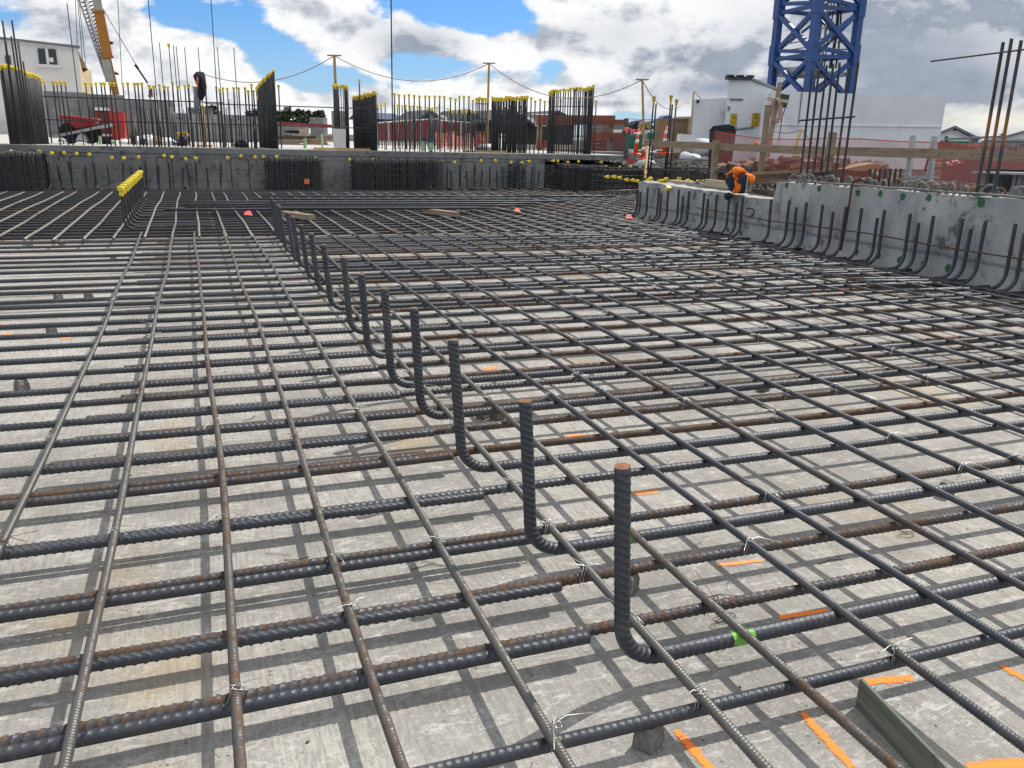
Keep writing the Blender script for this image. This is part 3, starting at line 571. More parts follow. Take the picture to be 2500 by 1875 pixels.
for k, (px, py, dx) in enumerate([(755, 527, .0), (1110, 520, .0)]):
    p = at(px, py, Z=.14); b = MB(); b.beam((p[0] - .25, p[1] + .55, .125), (p[0] + .03, p[1] - .02, .125), .09, .06); obj('packer', b, 'timber', label=['pale timber packer under the bundle beside the far upright hooks', 'timber packer under the right part of the bar bundle'][k], cat='timber')
a, c = at(1100, 482, Y=13.0), at(1558, 463, Y=11.2); inst('loose_bar', bar_mesh('stray_bar_mesh', [a, (a + c) / 2 + np.array((0, 0, -.02)), c], .010, .05, .001, 6, (0, 0), 0, m='bar_bright', step=.5), (0, 0, 0), label='thin stray bar sloping up to the end of the precast wall', cat='reinforcing bar', color=.6)
for k, (px, py, Y, t_) in enumerate([(605, 522, 11.0, 'pink_tag'), (1263, 515, 11.4, 'orange_tag'), (1537, 531, 10.6, 'pink_tag')]):
    p = at(px, py, Z=.13); b = MB(); b.prism([p + np.array((-.045, 0, -.01)), p + np.array((.055, 0, -.02)), p + np.array((.03, .04, .03)), p + np.array((-.025, .04, .02))], (0, .004, .006)); obj('marker_tag', b, t_, label=['pink plastic tag on the mat left of the hooks', 'orange tag at the right end of the bar bundle', 'pink tag at the foot of the end of the precast wall'][k], cat='tag', org=p)

# ------------------------------------------------------------------ precast wall at the right
b = MB(); prof = []
ysL = list(np.linspace(10.71, 7.70, 26)); ysH = list(np.linspace(7.66, -1.0, 60))
top = [(y, .520 + random.uniform(-.012, .008) + (7.7 - y) * -.014) for y in ysL] + [(y, .715 + .006 * (7.66 - y) + random.uniform(-.014, .012)) for y in ysH]
poly = [(WX, 10.71, 0)] + [(WX, y, z) for y, z in top] + [(WX, -1.0, 0)]
n = len(poly); V = np.array(poly + [(WX + .22, y, z + random.uniform(-.01, .01)) for _, y, z in poly])
F = [(i, (i + 1) % n, n + (i + 1) % n, n + i) for i in range(n)]
# faces: strips between the top edge and the base line
base0 = len(V); bl = [(WX, y, 0) for y, z in top] + [(WX + .22, y, 0) for y, z in top]; V = np.concatenate([V, bl]); m_ = len(top)
for i in range(m_ - 1):
    F.append((1 + i, base0 + i, base0 + i + 1, 2 + i)); F.append((n + 1 + i, n + 2 + i, base0 + m_ + i + 1, base0 + m_ + i))
b.add(V, F); wall = obj('concrete_wall', b, 'precast', label='low grey precast wall with a stepped top and green dots along the right', cat='wall')
for (zx, zy, r) in [(210, 525, .03), (485, 553, .03), (812, 590, .032), (1000, 597, .028), (1190, 622, .032), (1412, 630, .03), (1850, 668, .038), (465, 1030, .025), (800, 1090, .03), (985, 1120, .03), (1168, 1160, .036), (1367, 1187, .028), (1575, 1230, .036)]:
    p = at(1860 + zx * .28933, 300 + zy * .28933, X=WX); q = MB(); th = np.linspace(0, 6.283, 15)[:-1]
    q.prism([(WX - .0025, p[1] + r * math.cos(a) * random.uniform(.8, 1.1), p[2] + r * 1.05 * math.sin(a) * random.uniform(.8, 1.1)) for a in th], (.0015, 0, 0)); obj('green_mark', q, 'blotch_green', wall)
for (zx, zy) in [(1335, 800), (1590, 838), (1995, 905), (2107, 930)]:
    p = at(1200 + zx * .28933, 300 + zy * .28933, X=WX); q = MB(); q.prism([(WX - .0025, p[1] + .026 * math.cos(a), p[2] + .028 * math.sin(a)) for a in np.linspace(0, 6.283, 13)[:-1]], (.0015, 0, 0)); obj('green_mark', q, 'blotch_green', wall)
# starter bars standing against the wall
def start_path(h, R=.13, tail=.9):
    p = [(0, 0, t) for t in np.linspace(h, R, 8)] + [(-(R - R * math.cos(a)), 0, R - R * math.sin(a)) for a in np.linspace(.12, math.pi / 2, 10)]; return p + [(-R - t, 0, 0) for t in np.linspace(.1, tail, 5)]
sw = [bar_mesh('starter_mesh', start_path(.48), .0145, .014, .0016, 10, (0, .9), .5, step=.3), bar_mesh('starter_mesh', start_path(.415), .0145, .014, .0016, 10, (0, .9), .5, step=.3)]
SH8 = [(90, 645), (235, 655), (300, 712), (382, 670), (517, 690), (605, 748), (708, 705), (850, 720), (978, 800), (1040, 735), (1260, 765), (1330, 843), (1450, 783), (1690, 808), (1760, 890), (1885, 823), (2145, 850), (2230, 930)]
SH7 = [(1235, 560), (1260, 583), (1325, 540), (1412, 545), (1436, 597), (1497, 570), (1587, 560), (1617, 613), (1673, 572), (1797, 588), (1830, 640), (1908, 602), (2010, 610), (2074, 668), (2125, 625)]
for k, (px, py) in enumerate([(1860 + x * .28933, 300 + y * .28933) for x, y in SH8] + [(1200 + x * .28933, 300 + y * .28933) for x, y in SH7]):
    p = at(px, py, X=5.78); tall = p[2] > .5 if k < 18 else p[2] > .465
    h = (.48 if tall else .415)
    inst('wall_starter_bar', sw[0 if tall else 1], (5.775, p[1], .072), (random.uniform(-.02, .02), random.uniform(-.02, .02), random.uniform(-.05, .05)), None, (1, 1, (p[2] - .072) / h), label=('tall' if tall else 'shorter') + ' ribbed starter bar standing against the precast wall, its foot curving into the mat', cat='starter bar', group='starter bars along the precast wall', color=random.uniform(.15, .5))
pts = [at(1860 + x * .28933, 300 + y * .28933, X=5.757) for x, y in ((-560, 715), (-200, 775), (30, 820), (500, 880), (950, 940), (1450, 1035), (2000, 1120), (2400, 1180))]
inst('tie_rail', bar_mesh('tie_rail_mesh', pts, .006, .05, .0008, 8, (0, 0), 0, m='bar_dark', step=.1), (0, 0, 0), label='thin rusty bar tied along the starter bars of the precast wall', cat='reinforcing bar', color=.75)
pts = [at(1860 + x * .28933, 300 + y * .28933, X=5.80) for x, y in ((800, 500), (770, 495), (755, 560), (735, 700), (710, 850), (680, 1000), (668, 1075))]
inst('hanging_bar', bar_mesh('hanging_bar_mesh', [pts[0] + np.array((.12, 0, 0)), pts[0] + np.array((.03, 0, .03))] + pts[1:], .010, .02, .001, 8, (0, 2), .3, step=.1), (0, 0, 0), label='long rusty bar hooked over the top of the precast wall', cat='reinforcing bar', color=.85)
pts = [at(1760 + x * .18987, 250 + y * .18987, X=5.80) for x, y in ((335, 1360), (385, 1362), (420, 1385), (428, 1420), (410, 1455), (375, 1480))]
inst('bent_hook', bar_mesh('bent_hook_mesh', pts, .009, .02, .001, 8, (0, 0), 0, step=.03), (0, 0, 0), label='short rusty hook sticking out of the low part of the precast wall', cat='reinforcing bar', color=.7)
# hairpin loops along the wall top
def loop_mesh(r, h, t):
    return bar_mesh('hairpin_mesh', [(0, -r, -.06), (0, -r, h - r)] + [(0, -r * math.cos(a), h - r + r * math.sin(a)) for a in np.linspace(.2, 2.94, 11)] + [(0, r, h - r), (0, r, -.06)], t, .014, .0012, 8, (0, 5), .4, m='bar_cement', step=.05)
lm_ = [loop_mesh(.050, .095, .0095), loop_mesh(.062, .105, .0105), loop_mesh(.042, .085, .0095)]
yy = 7.5; k = 0
while yy > 3.6:
    inst('hairpin_bar', lm_[k % 3], (WX + random.choice([.03, .07, .15]), yy, .70 + .006 * (7.66 - yy)), (random.uniform(-.25, .25), random.uniform(-.1, .1), random.uniform(-.5, .5)), label='cement splashed hairpin loop standing out of the top of the precast wall', cat='reinforcing bar', group='hairpin loops along the wall top', color=random.uniform(.1, .7)); yy -= random.uniform(.055, .11); k += 1
pts = [(WX + .02, y, .735 + .006 * (7.66 - y) + .004 * math.sin(y * 9)) for y in np.linspace(7.5, 3.2, 30)]
inst('top_rail_bar', bar_mesh('top_rail_mesh', pts, .010, .05, .001, 8, (0, 0), 0, m='bar_cement', step=.2), (0, 0, 0), label='cement coated bar lying along the top of the precast wall under the loops', cat='reinforcing bar', color=.2)
# tall bars rising from the wall top
for k, (zx, zy) in enumerate([(430, 580), (487, 575), (545, 550), (610, 535), (665, 525), (738, 560), (805, 520)]):
    p = at(1860 + zx * .28933, zy * .28933, X=6.0); q = bar_mesh('tall_bar_mesh', [(0, 0, t) for t in np.linspace(0, p[2] - .66, 12)], .0115, .02, .0012, 8, (0, 3), .4, m='bar_dark')
    inst('tall_bar', q, (6.0, p[1], .66), (random.uniform(-.008, .008), random.uniform(-.008, .008), 0), label=f'tall dark bar on the wall before the white building, {ordinal(k)} from left of seven', cat='reinforcing bar', group='seven tall bars tied together', color=random.uniform(.2, .5))
a, c = at(1860 + 315 * .28933, 1017 * .28933, X=5.985), at(1860 + 785 * .28933, 985 * .28933, X=5.985)
inst('tie_rail', bar_mesh('tie_rail_mesh', [a, c], .009, .02, .001, 8, (0, 3), .4, m='bar_dark', step=.2), (0, 0, 0), label='short bar tied across the seven tall bars', cat='reinforcing bar', color=.35)
for k, (zx, zy) in enumerate([(2035, 355), (2112, 325), (2190, 340)]):
    p = at(1860 + zx * .28933, zy * .28933, X=6.0); q = bar_mesh('tall_bar_mesh', [(0, 0, t) for t in np.linspace(0, p[2] - .66, 12)], .0130, .016, .0014, 10, (0, 3), .45, m='bar_banded')
    inst('tall_bar', q, (6.0, p[1], .66), (0, random.uniform(-.004, .004), 0), label=f'tall thick ribbed bar with an orange middle, {ordinal(k)} of three at the right edge', cat='reinforcing bar', group='three tall bars at the right edge', color=.55)
a, c = at(1860 + 1425 * .28933, 518 * .28933, X=5.98), at(1860 + 2240 * .28933, 415 * .28933, X=5.98)
inst('tie_rail', bar_mesh('tie_rail_mesh', [a, c], .0065, .016, .001, 8, (0, 3), .4, step=.2), (0, 0, 0), label='thin bar tied across the tops of the three tall bars, sticking out to the left', cat='reinforcing bar', color=.6)
# ------------------------------------------------------------------ far slab, block wall under it
b = MB(); b.box((-2.9, 28.45, SLAB_Z - .055), (23.8, 23.0, .11)); slab_o = obj('suspended_slab', b, 'slab_conc', label='raised concrete floor slab with a pale top across the far side of the mat', cat='floor slab')
b = MB(); b.box((-2.9, 16.947, SLAB_Z - .058), (23.8, .006, .104)); obj('edge_shade_face', b, 'shaded_form_face', slab_o)  # added strip over the slab edge: shade and form stain put into its colour
b = MB(); b.box((-4.55, 17.06, .335), (23.1, .2, .68)); obj('block_wall', b, 'block_wall', label='grey concrete block wall under the edge of the raised slab', cat='wall')
CAPM = None
def cap_mesh(m, funnel=False):
    b = MB()
    if funnel: b.lathe([(.016, -.03), (.017, .03), (.024, .07), (.034, .105), (.034, .118)], n=10)
    else: b.lathe([(.018, -.04), (.019, .0), (.029, .004), (.030, .03), (.026, .036)], n=8)
    return b.mesh('cap_mesh', m, False)
CAPM = cap_mesh('cap_yellow'); FUNM = cap_mesh('cap_funnel', True)
def rod_mesh(r, m, n=6): b = MB(); b.tube([(0, 0, 0), (0, 0, 1)], r, n); return b.mesh('rod_mesh', m, True)
ROD = rod_mesh(.0135, 'bar_dark'); ROD2 = rod_mesh(.0155, 'bar_dark'); ROD4 = rod_mesh(.0185, 'bar_dark'); ROD3 = rod_mesh(.0085, 'bar_steel')
def starter(px, py, Y, label, group, cap=True, rod=None, z0=SLAB_Z - .01, funnel=False, lean=0):
    p = at(px, py, Y=Y); L = p[2] - z0
    t = empty('starter_bar', (p[0], Y, z0), label, 'starter bar', group); t.rotation_euler = (random.uniform(-.008, .008), random.uniform(-.008, .008) + lean, 0)
    inst('bar', rod or ROD, (0, 0, 0), (0, 0, 0), t, (1, 1, L), color=random.uniform(.1, .4))
    if cap: inst('cap', FUNM if funnel else CAPM, (0, 0, L), (0, 0, random.uniform(0, 3)), t, (1, 1, 1))
    return t
z3 = lambda x, y: (x * .18987, 130 + y * .18987)
z4 = lambda x, y: (380 + x * .18987, 130 + y * .18987)
z5 = lambda x, y: (780 + x * .18987, 130 + y * .18987)
z6 = lambda x, y: (1160 + x * .18987, 130 + y * .18987)
YF = 17.22
gl = 'yellow capped starter bar in the left fence of bars on the raised slab'
for x, y in [(570, 370), (680, 375), (725, 370), (785, 375), (845, 375), (1105, 390), (1170, 395), (1235, 390), (1295, 390), (1345, 390), (1405, 390), (1467, 390), (1578, 390), (1645, 390), (1728, 395), (1770, 395), (1818, 390), (1920, 420), (1980, 430), (2110, 430)]:
    starter(*z3(x, y + 12), YF + random.choice([0, .0, 1.6]), gl, 'capped bars of the left fence')
for x, y in [(50, 410), (110, 430), (155, 440), (213, 380), (280, 430), (370, 420), (425, 410), (495, 440), (560, 435), (640, 440), (780, 440), (820, 470), (858, 450), (925, 455), (998, 450), (1068, 450), (1145, 450), (1195, 490), (1225, 405), (1260, 485), (1300, 450)]:
    starter(*z4(x, y + 12), YF + random.choice([0, .0, 1.6]), gl, 'capped bars of the left fence', rod=random.choice([ROD, ROD2]))
# plain bars with lower tops filling the fence, feet on the slab edge
for k in range(34):
    x = 330 + k * 9.7 + random.uniform(-2, 2); starter(x, 272 + random.uniform(-22, 24), YF + .05, 'short bare starter bar low in the left fence on the raised slab', 'bare bars of the left fence', cap=False, rod=ROD3)
starter(*z4(1580, 432), YF, 'lone capped starter bar right of the dense dark panel on the raised slab', None)
# very tall thin bars
for k, (x, y) in enumerate([(165, 8), (389, 104), (412, 112), (423, 110), (432, 113), (450, 115), (485, 116), (532, 115), (571, 117)]):
    starter(x, y, YF + .12, f'tall thin bar standing above the left fence, {ordinal(k)} from the left', 'tall thin bars above the left fence', cap=(k == 2), rod=ROD3)
for k, (x, y, s) in enumerate([(364, -60, 'leftmost'), (508, -60, 'middle'), (952, -80, 'rightmost')]):
    starter(x + (-8 if k == 0 else 0), y, YF + .1, f'very tall bar reaching out of the picture, {s} of three', None, cap=False, rod=ROD3 if k < 2 else ROD)
for k, (x, y) in enumerate([(4, 50), (31, 50), (29, 88), (43, 102), (58, 150), (10, 70)]):
    starter(x, y, YF - .1, 'tall bare bar sticking up above the dense far left panel', 'tall bars above the far left panel', cap=False, rod=ROD2)
for k in range(26):
    starter(random.uniform(925, 1160), 262 + random.uniform(-8, 34), random.choice([18.6, 19.4, 21.0]), 'thin bare bar among the capped bars right of the middle of the raised slab', 'bare bars right of the middle', cap=False, rod=ROD3)
for k in range(22):
    starter(random.uniform(330, 620), 255 + random.uniform(-14, 30), random.choice([18.4, 19.4, 20.6]), 'thin bare bar set back in the left fence on the raised slab', 'set back bars of the left fence', cap=False, rod=ROD3)
# right half: a front row of tall capped bars, a back row of shorter ones
for x, y in [(967, 530), (1026, 545), (1093, 550), (1152, 540), (1216, 550), (1282, 558), (1357, 558), (1412, 562), (1482, 560), (1550, 560), (1610, 565), (1682, 582), (1745, 598), (1800, 565), (1862, 560), (1917, 567), (1975, 612)]:
    starter(*z5(x, y + 8), YF, 'yellow capped bar in the tall front row right of the middle of the raised slab', 'tall front row of capped bars')
for x, y in [(752, 670), (795, 670), (848, 640), (957, 675), (1005, 670), (1060, 680), (1110, 675), (1170, 685), (1208, 685), (1258, 690), (1305, 693), (1395, 705), (1437, 715), (1455, 705), (1512, 705), (1652, 720), (1700, 738), (1758, 742), (1840, 745), (1890, 745), (1953, 740), (2000, 750)]:
    starter(*z5(x, y + 8), 20.2, 'shorter capped bar in the back row right of the middle of the raised slab', 'short back row of capped bars')
for k, (x, y) in enumerate([(720, 580), (775, 620), (835, 600), (893, 625), (1560, 620)]):
    starter(*z6(x, y + 8), YF, 'capped bar standing apart between the two dense panels at the right end of the slab' if k < 4 else 'last capped bar at the right end of the raised slab', 'spaced bars between the dense panels' if k < 4 else None)
starter(*z5(512, 355), YF + .3, 'lone taller capped bar rising above the panel beside the white bucket', None)
# dense panels: two layers of bars seen nearly edge on
def panel(pts, n, Y0, Y1, label, group, lower=None, open_=False):
    """a tied wall cage: tops along a pixel polyline, the row running back from Y0 to Y1; bars, caps and tie bars are its parts"""
    P = np.array(pts, float); seg = np.linspace(0, 1, len(P)); f = at(*P[0], Y=Y0); o = np.array((f[0], Y0, SLAB_Z - .01)); t = empty('wall_cage', o, label, 'rebar cage'); q0, q1 = None, None; zz_ = []
    for k, s in enumerate(np.linspace(0, 1, int(n * (1.0 if open_ else 1.6)))):
        x, y = np.interp(s, seg, P[:, 0]) + random.uniform(-.7, .7), np.interp(s, seg, P[:, 1]) + random.uniform(-2.5, 2.5)
        for dl, dy in ((0, 0), (lower, .25)) if lower and k % 4 == 0 else ((0, 0),):
            p = at(x, y + dl, Y=Y0 + (Y1 - Y0) * s + dy); L = p[2] - o[2]; d = (p[0] - o[0], p[1] - o[1], 0)
            inst('bar', (ROD if open_ else ROD4 if k % 2 else ROD2), d, (random.uniform(-.006, .006), random.uniform(-.006, .006), 0), t, (1, 1, L), color=.3); inst('cap', CAPM, (d[0], d[1], L), (0, 0, k), t)
        zz_.append(L); q0 = d if q0 is None else q0; q1 = d
    h = min(zz_) * .93
    for z in np.linspace(.08, h, 4 if open_ else int(h / .13)): b = MB(); b.tube([o + np.array(q0) + (0, 0, z), o + np.array(q1) + (0, 0, z + random.uniform(-.01, .01))], .009 if open_ else .011, 5); obj('tie_bar', b, 'bar_dark', t)
panel([(2, 166), (18, 163), (40, 172), (62, 178)], 40, 17.1, 17.5, 'tall dense cage of capped bars at the far left of the raised slab, nearer half', None, 14)
panel([(64, 182), (80, 185), (97, 192)], 20, 17.5, 17.8, 'lower dense cage of capped bars right of the far left one', 'dense far left panel')
panel([(629, 215), (640, 203), (652, 190), (669, 178)], 22, 18.4, 17.15, 'dense dark cage with a slanting capped top left of the white bucket', 'dense panel left of the bucket', 26)
panel([(862, 240), (880, 238), (900, 232), (918, 228)], 22, 18.2, 17.15, 'dense dark cage of capped bars right of the white bucket', None)
panel([(814, 212), (824, 213)], 5, 18.0, 17.6, 'left slim cage of capped bars behind the white bucket', 'slim columns behind the bucket'); panel([(842, 215), (848, 214)], 5, 18.0, 17.6, 'right slim cage of capped bars behind the white bucket', 'slim columns behind the bucket')
for x, y in [(827, 210), (832, 213), (837, 210)]: starter(x, y, 17.8, 'thin capped bar between the two slim columns', 'thin bars between the slim columns', rod=ROD3)
panel([(1202, 242), (1215, 243), (1240, 240), (1262, 241), (1288, 239)], 30, 17.6, 17.4, 'wide dense cage of capped bars just right of the second yellow pole', None, 22, True)
panel([(1163, 242), (1176, 241), (1190, 243)], 7, 17.8, 17.6, 'narrow cage of capped bars just left of the second yellow pole', None, None, True)
panel([(1341, 227), (1360, 223), (1400, 219), (1430, 217), (1449, 213)], 27, 17.9, 17.35, 'tallest dense cage of capped bars at the right end of the raised slab', None, 24, True)
# horizontal bars tied along the fences
for k, (x1, y1, x2, y2, lb) in enumerate([(104, 235, 545, 251, 'upper bar tied along the left fence'), (110, 292, 640, 306, 'lower bar tied along the left fence'), (500, 253, 925, 266, 'upper bar tied along the middle of the fence'), (640, 306, 925, 314, 'lower bar tied along the middle of the fence')]):
    a, c = at(x1, y1, Y=YF - .03), at(x2, y2, Y=YF - .03); b = MB(); b.tube([a, (a + c) / 2, c], .011, 6)
    obj('fence_rail', b, 'bar_dark', label=lb + ' on the raised slab', cat='reinforcing bar')
# capped bar ends poking out of the wall under the slab
CAPY = [(95, 370), (127, 374), (156, 373), (187, 375), (218, 377), (273, 385), (303, 386), (338, 383), (401, 380), (420, 383), (453, 388), (477, 386), (555, 385), (588, 381), (622, 383), (643, 383), (675, 383), (738, 386), (770, 386), (853, 389), (877, 392), (910, 390), (978, 392), (1036, 393), (1076, 395), (1109, 396), (1175, 392), (1209, 392), (1248, 396), (1274, 397), (1291, 394), (1350, 393), (1362, 393), (1386, 396), (1412, 394), (1467, 396), (1479, 407), (1513, 408), (1539, 407), (1562, 408), (28, 370)]
for k, (x, y) in enumerate(CAPY):
    p = at(x, y, Y=16.55 + (.1 if k % 2 else 0)); t = empty('wall_dowel', p, 'yellow capped bar end poking out under the edge of the raised slab', 'starter bar', 'capped bar ends under the slab edge')
    u = Vector((random.uniform(-.5, .5), -1, random.uniform(-.15, .1))).normalized(); e = u.to_track_quat('Z', 'Y').to_euler()
    inst('bar', ROD3, tuple(-u * .45), e, t, (1, 1, .45), color=.4); inst('cap', CAPM, (0, 0, 0), e, t, (1.0, 1.0, 1.0))
# bars standing in front of the block wall, and the hairpin stirrups
hs = [bar_mesh('base_starter_mesh', [(0, 0, h), (0, 0, .25), (0, .0, .10)] + [(0, -.06 + .06 * math.cos(a), .08 - .06 * math.sin(a)) for a in np.linspace(.3, 1.5, 4)] + [(0, -.4, .02)], .017, .05, .001, 6, (0, 0), 0, m='bar_dark', step=.06) for h in (.50, .42)]
for k, x in enumerate(list(np.arange(118, 560, 30)) + [345, 465, 700, 735] + list(np.arange(1000, 1060, 25)) + list(np.arange(1090, 1375, 17.5))):
    p = at(x + random.uniform(-3, 3), 440, Y=16.7); inst('wall_base_bar', hs[k % 2], (p[0], 16.72, .06), (random.uniform(-.1, .04), random.uniform(-.09, .09), random.uniform(-.3, .3)), label='short dark bar standing at the foot of the block wall under the slab', cat='starter bar', group='bars at the foot of the block wall', color=.3)
def stirrup(x1, x2, y, Y, zb, label, group, r=.010):
    a, c = at(x1, y, Y=Y), at(x2, y, Y=Y); w = c[0] - a[0]; h = a[2]; R = .07
    p = [(a[0], Y, zb), (a[0], Y, h - R)] + [(a[0] + R - R * math.cos(t), Y, h - R + R * math.sin(t)) for t in np.linspace(.2, 1.57, 5)] + [(c[0] - R + R * math.sin(t), Y, h - R + R * math.cos(t)) for t in np.linspace(0, 1.4, 5)] + [(c[0], Y, h - R), (c[0], Y, zb)]
    b = MB(); b.tube(p, r, 6); return obj('hairpin_stirrup', b, 'bar_dark', label=label, cat='reinforcing bar', group=group)
for k, (x1, x2, y) in enumerate([(170, 225, 379), (380, 418, 383), (562, 606, 384), (1125, 1160, 393), (1275, 1305, 396)]):
    stirrup(x1, x2, y, 16.78, .05, 'wide hairpin stirrup standing against the block wall, ' + ordinal(k) + ' from the left', 'wide stirrups against the block wall')
# beam cages: many close stirrups with long bars through them
def cage(name, x1, x2, yt, Y, zb, n, label, depth=.5, m='bar_dark', top=None):
    t0, t1 = at(x1, yt, Y=Y), at(x2, top or yt, Y=Y); t = empty(name, ((t0[0] + t1[0]) / 2, Y, zb), label, 'rebar cage')
    for k in range(n):
        s = k / (n - 1); x = t0[0] + (t1[0] - t0[0]) * s + random.uniform(-.015, .015); h = t0[2] + (t1[2] - t0[2]) * s + random.uniform(-.02, .01); b = MB(); R = .06; dy = depth
        b.tube([(x, Y, zb), (x, Y, h - R), (x, Y + R * .3, h - R * .3), (x, Y + R, h), (x, Y + dy - R, h), (x, Y + dy, h - R), (x, Y + dy, zb)], .011, 6); obj('stirrup', b, m, t).color = (.42, .42, .42, 1)
    for j in range(5):
        for yy in (Y + .02, Y + dy - .02):
            z = zb + .06 + (min(t0[2], t1[2]) - zb - .1) * j / 4; b = MB(); b.tube([(t0[0] - .05, yy, z), (t1[0] + .05, yy, z + random.uniform(-.02, .02))], .012, 6); obj('long_bar', b, m, t)
    return t
cage('rebar_cage', -60, 98, 372, 16.2, .03, 40, 'rusty beam cage standing at the far left under the slab', .55)
cage('rebar_cage', 652, 785, 385, 16.4, .03, 40, 'dense dark beam cage against the block wall with an orange tag', .45)
cage('rebar_cage', 868, 1080, 389, 16.4, .03, 58, 'wide dark beam cage against the block wall right of the middle', .45)
cage('rebar_cage', 1258, 1284, 400, 16.5, .03, 6, 'narrow dark column cage against the block wall', .35)
cage('rebar_cage', 1378, 1480, 401, 16.0, .03, 32, 'dark beam cage at the right corner where the block wall ends', .5, top=406)
cage('rebar_cage', 1476, 1570, 408, 15.2, .03, 9, 'open beam cage with hanging yellow caps right of the wall corner', .5, top=412)
p = at(749, 443, Y=16.3); b = MB(); b.box(p, (.09, .01, .09)); obj('marker_tag', b, 'orange_tag', label='square orange tag hanging on the dense dark beam cage', cat='tag')
for k, (x, y) in enumerate([(1482, 432), (1498, 432), (1512, 434), (1529, 439), (1544, 440), (1555, 442), (1574, 445), (1588, 441)]):
    p = at(x, y, Y=14.9); t = empty('hanging_dowel', p, 'yellow capped bar end facing the camera in the open cage', 'starter bar', 'capped ends in the open cage'); inst('bar', ROD3, (0, .0, 0), (math.radians(-90), 0, 0), t, (1, 1, .4), color=.4); inst('cap', CAPM, (0, 0, 0), (math.radians(90), 0, .3), t, (1.2, 1.2, 1.2))
# row of capped hooks left of the bundle
hm2 = bar_mesh('capped_hook_mesh', hook_path(.40, .10, .8), .0125, .02, .0012, 8, (0, 0), .4, m='bar_dark', step=.06)
for k, y in enumerate(np.linspace(9.75, 13.6, 11)):
    t = empty('capped_hook', (-.70, y, ZB + .01), 'yellow capped upright hook in the short row standing left of the bar bundle', 'reinforcing bar', 'short row of capped hooks'); inst('bar', hm2, (0, 0, 0), (0, 0, 0), t, color=.45); inst('cap', CAPM, (0, 0, .40), (0, 0, k), t, (1.3, 1.3, 1.3))
# beam cage with bars behind the low precast wall
for (x1, y1, x2, y2, lb) in [(1601, 414, 2010, 428, 'front'), (1640, 410, 2030, 420, 'back')]:
    a, c = at(x1, y1, Y=12.8), at(x2, y2, X=7.2); b = MB(); b.tube([a, (a + c) / 2, c], .011, 6); obj('cage_bar', b, 'bar_dark', label=f'long {lb} top bar of the stirrup row behind the low precast wall', cat='reinforcing bar')
for k, x in enumerate(np.linspace(1603, 1960, 17)):
    s = k / 16; y0, Y_, X_ = 414 + 14 * (x - 1601) / 409, None, None
    p = at(x, y0, Y=12.8 - 4.4 * s ** 1.2); b = MB(); b.tube([(p[0] - .12, p[1], .35), (p[0] - .12, p[1], p[2] - .05), (p[0] - .07, p[1], p[2]), (p[0] + .18, p[1], p[2]), (p[0] + .22, p[1], p[2] - .05), (p[0] + .22, p[1], .35)], .009, 6); obj('stirrup', b, 'bar_dark', label='dark square stirrup in the row behind the low precast wall', cat='reinforcing bar', group='stirrups behind the low precast wall')
for k, (x, y) in enumerate([(1581, 445), (1588, 440), (1608, 447), (1616, 445), (1627, 441), (1657, 440), (1664, 450), (1679, 445), (1686, 448), (1704, 447), (1720, 446)]):
    p = at(x, y, Y=11.9); t = empty('low_starter', p, 'yellow capped bar end low behind the precast wall', 'starter bar', 'capped ends behind the precast wall'); inst('bar', ROD3, (0, 0, -.3), (0, 0, 0), t, (1, 1, .3), color=.4); inst('cap', CAPM, (0, 0, 0), (0, random.uniform(-.4, .4), 0), t, (1.2, 1.2, 1.3))
p = at(1631, 460, X=5.80); t = empty('fallen_cap', p, 'yellow square cap tilted on top of the low precast wall', 'cap'); b = MB(); b.box(p + np.array((0, 0, 0)), (.06, .055, .06), np.array(Matrix.Rotation(.6, 3, 'X'))); obj('cap_block', b, 'cap_yellow', t)
b = MB(); b.box(at(1775, 452, X=6.6), (.06, 1.0, .10)); b.box(at(1700, 452, X=6.8), (.10, 1.4, .08)); obj('formwork_board', b, 'timber_pale', label='pale formwork boards lying behind the low precast wall', cat='timber')
b = MB(); b.box(at(1935, 470, X=6.9) + np.array((0, 0, -.05)), (.08, 1.6, .10)); obj('formwork_board', b, 'brown_ply', label='brown board lying behind the step of the precast wall', cat='timber')
# funnel capped tall bars right of the slab
for k, (zx, zy, cap) in enumerate([(587, 500, 1), (626, 540, 0), (815, 488, 1), (836, 552, 0), (878, 540, 1)]):
    starter(1480 + zx * .18987, 150 + zy * .18987 + (8 if cap else 0), 13.2, ['tall thin bar with a trumpet shaped yellow cap, left of three', 'bare tall thin bar beside the left trumpet cap', 'tall thin bar with a trumpet shaped yellow cap, middle and highest of three', 'bare tall thin bar beside the middle trumpet cap', 'tall thin bar with a trumpet shaped yellow cap, right of three'][k], None, cap=bool(cap), rod=ROD, z0=.45, funnel=True, lean=.02)
# ------------------------------------------------------------------ poles carrying the cord
def pole(px, py, bx, by, Y, zb, m, label, head=True, r=.022):
    t = at(px, py, Y=Y); u = at(bx, by, Y=Y); e = empty('cord_pole', (u[0], Y, zb), label, 'pole'); b = MB(); b.tube([(u[0], Y, zb), t], [r * 1.1, r * .8], 8); obj('shaft', b, m, e)
    if head: b = MB(); b.beam(t + np.array((-.14, 0, 0)), t + np.array((.14, 0, .01)), .03, .025); obj('crosspiece', b, 'timber', e)
    return t
P1 = pole(816, 136, 826, 355, 18.2, SLAB_Z, 'timber_yellow', 'yellow timber pole standing in the white bucket', r=.034)
P2 = pole(1194, 155, 1188, 358, 18.6, SLAB_Z, 'timber_yellow', 'yellow timber pole beside the dense panel right of the middle', r=.03)
P3 = pole(1568, 195, 1576, 400, 15.6, .45, 'timber_yellow', 'thin yellow pole rising behind the traffic cones', r=.028)
P4 = pole(1694, 221, 1686, 335, 21, .55, 'timber_pale', 'leaning pale pole against the left edge of the white building', False, .034)
P0 = at(500, 182, Y=19.0)
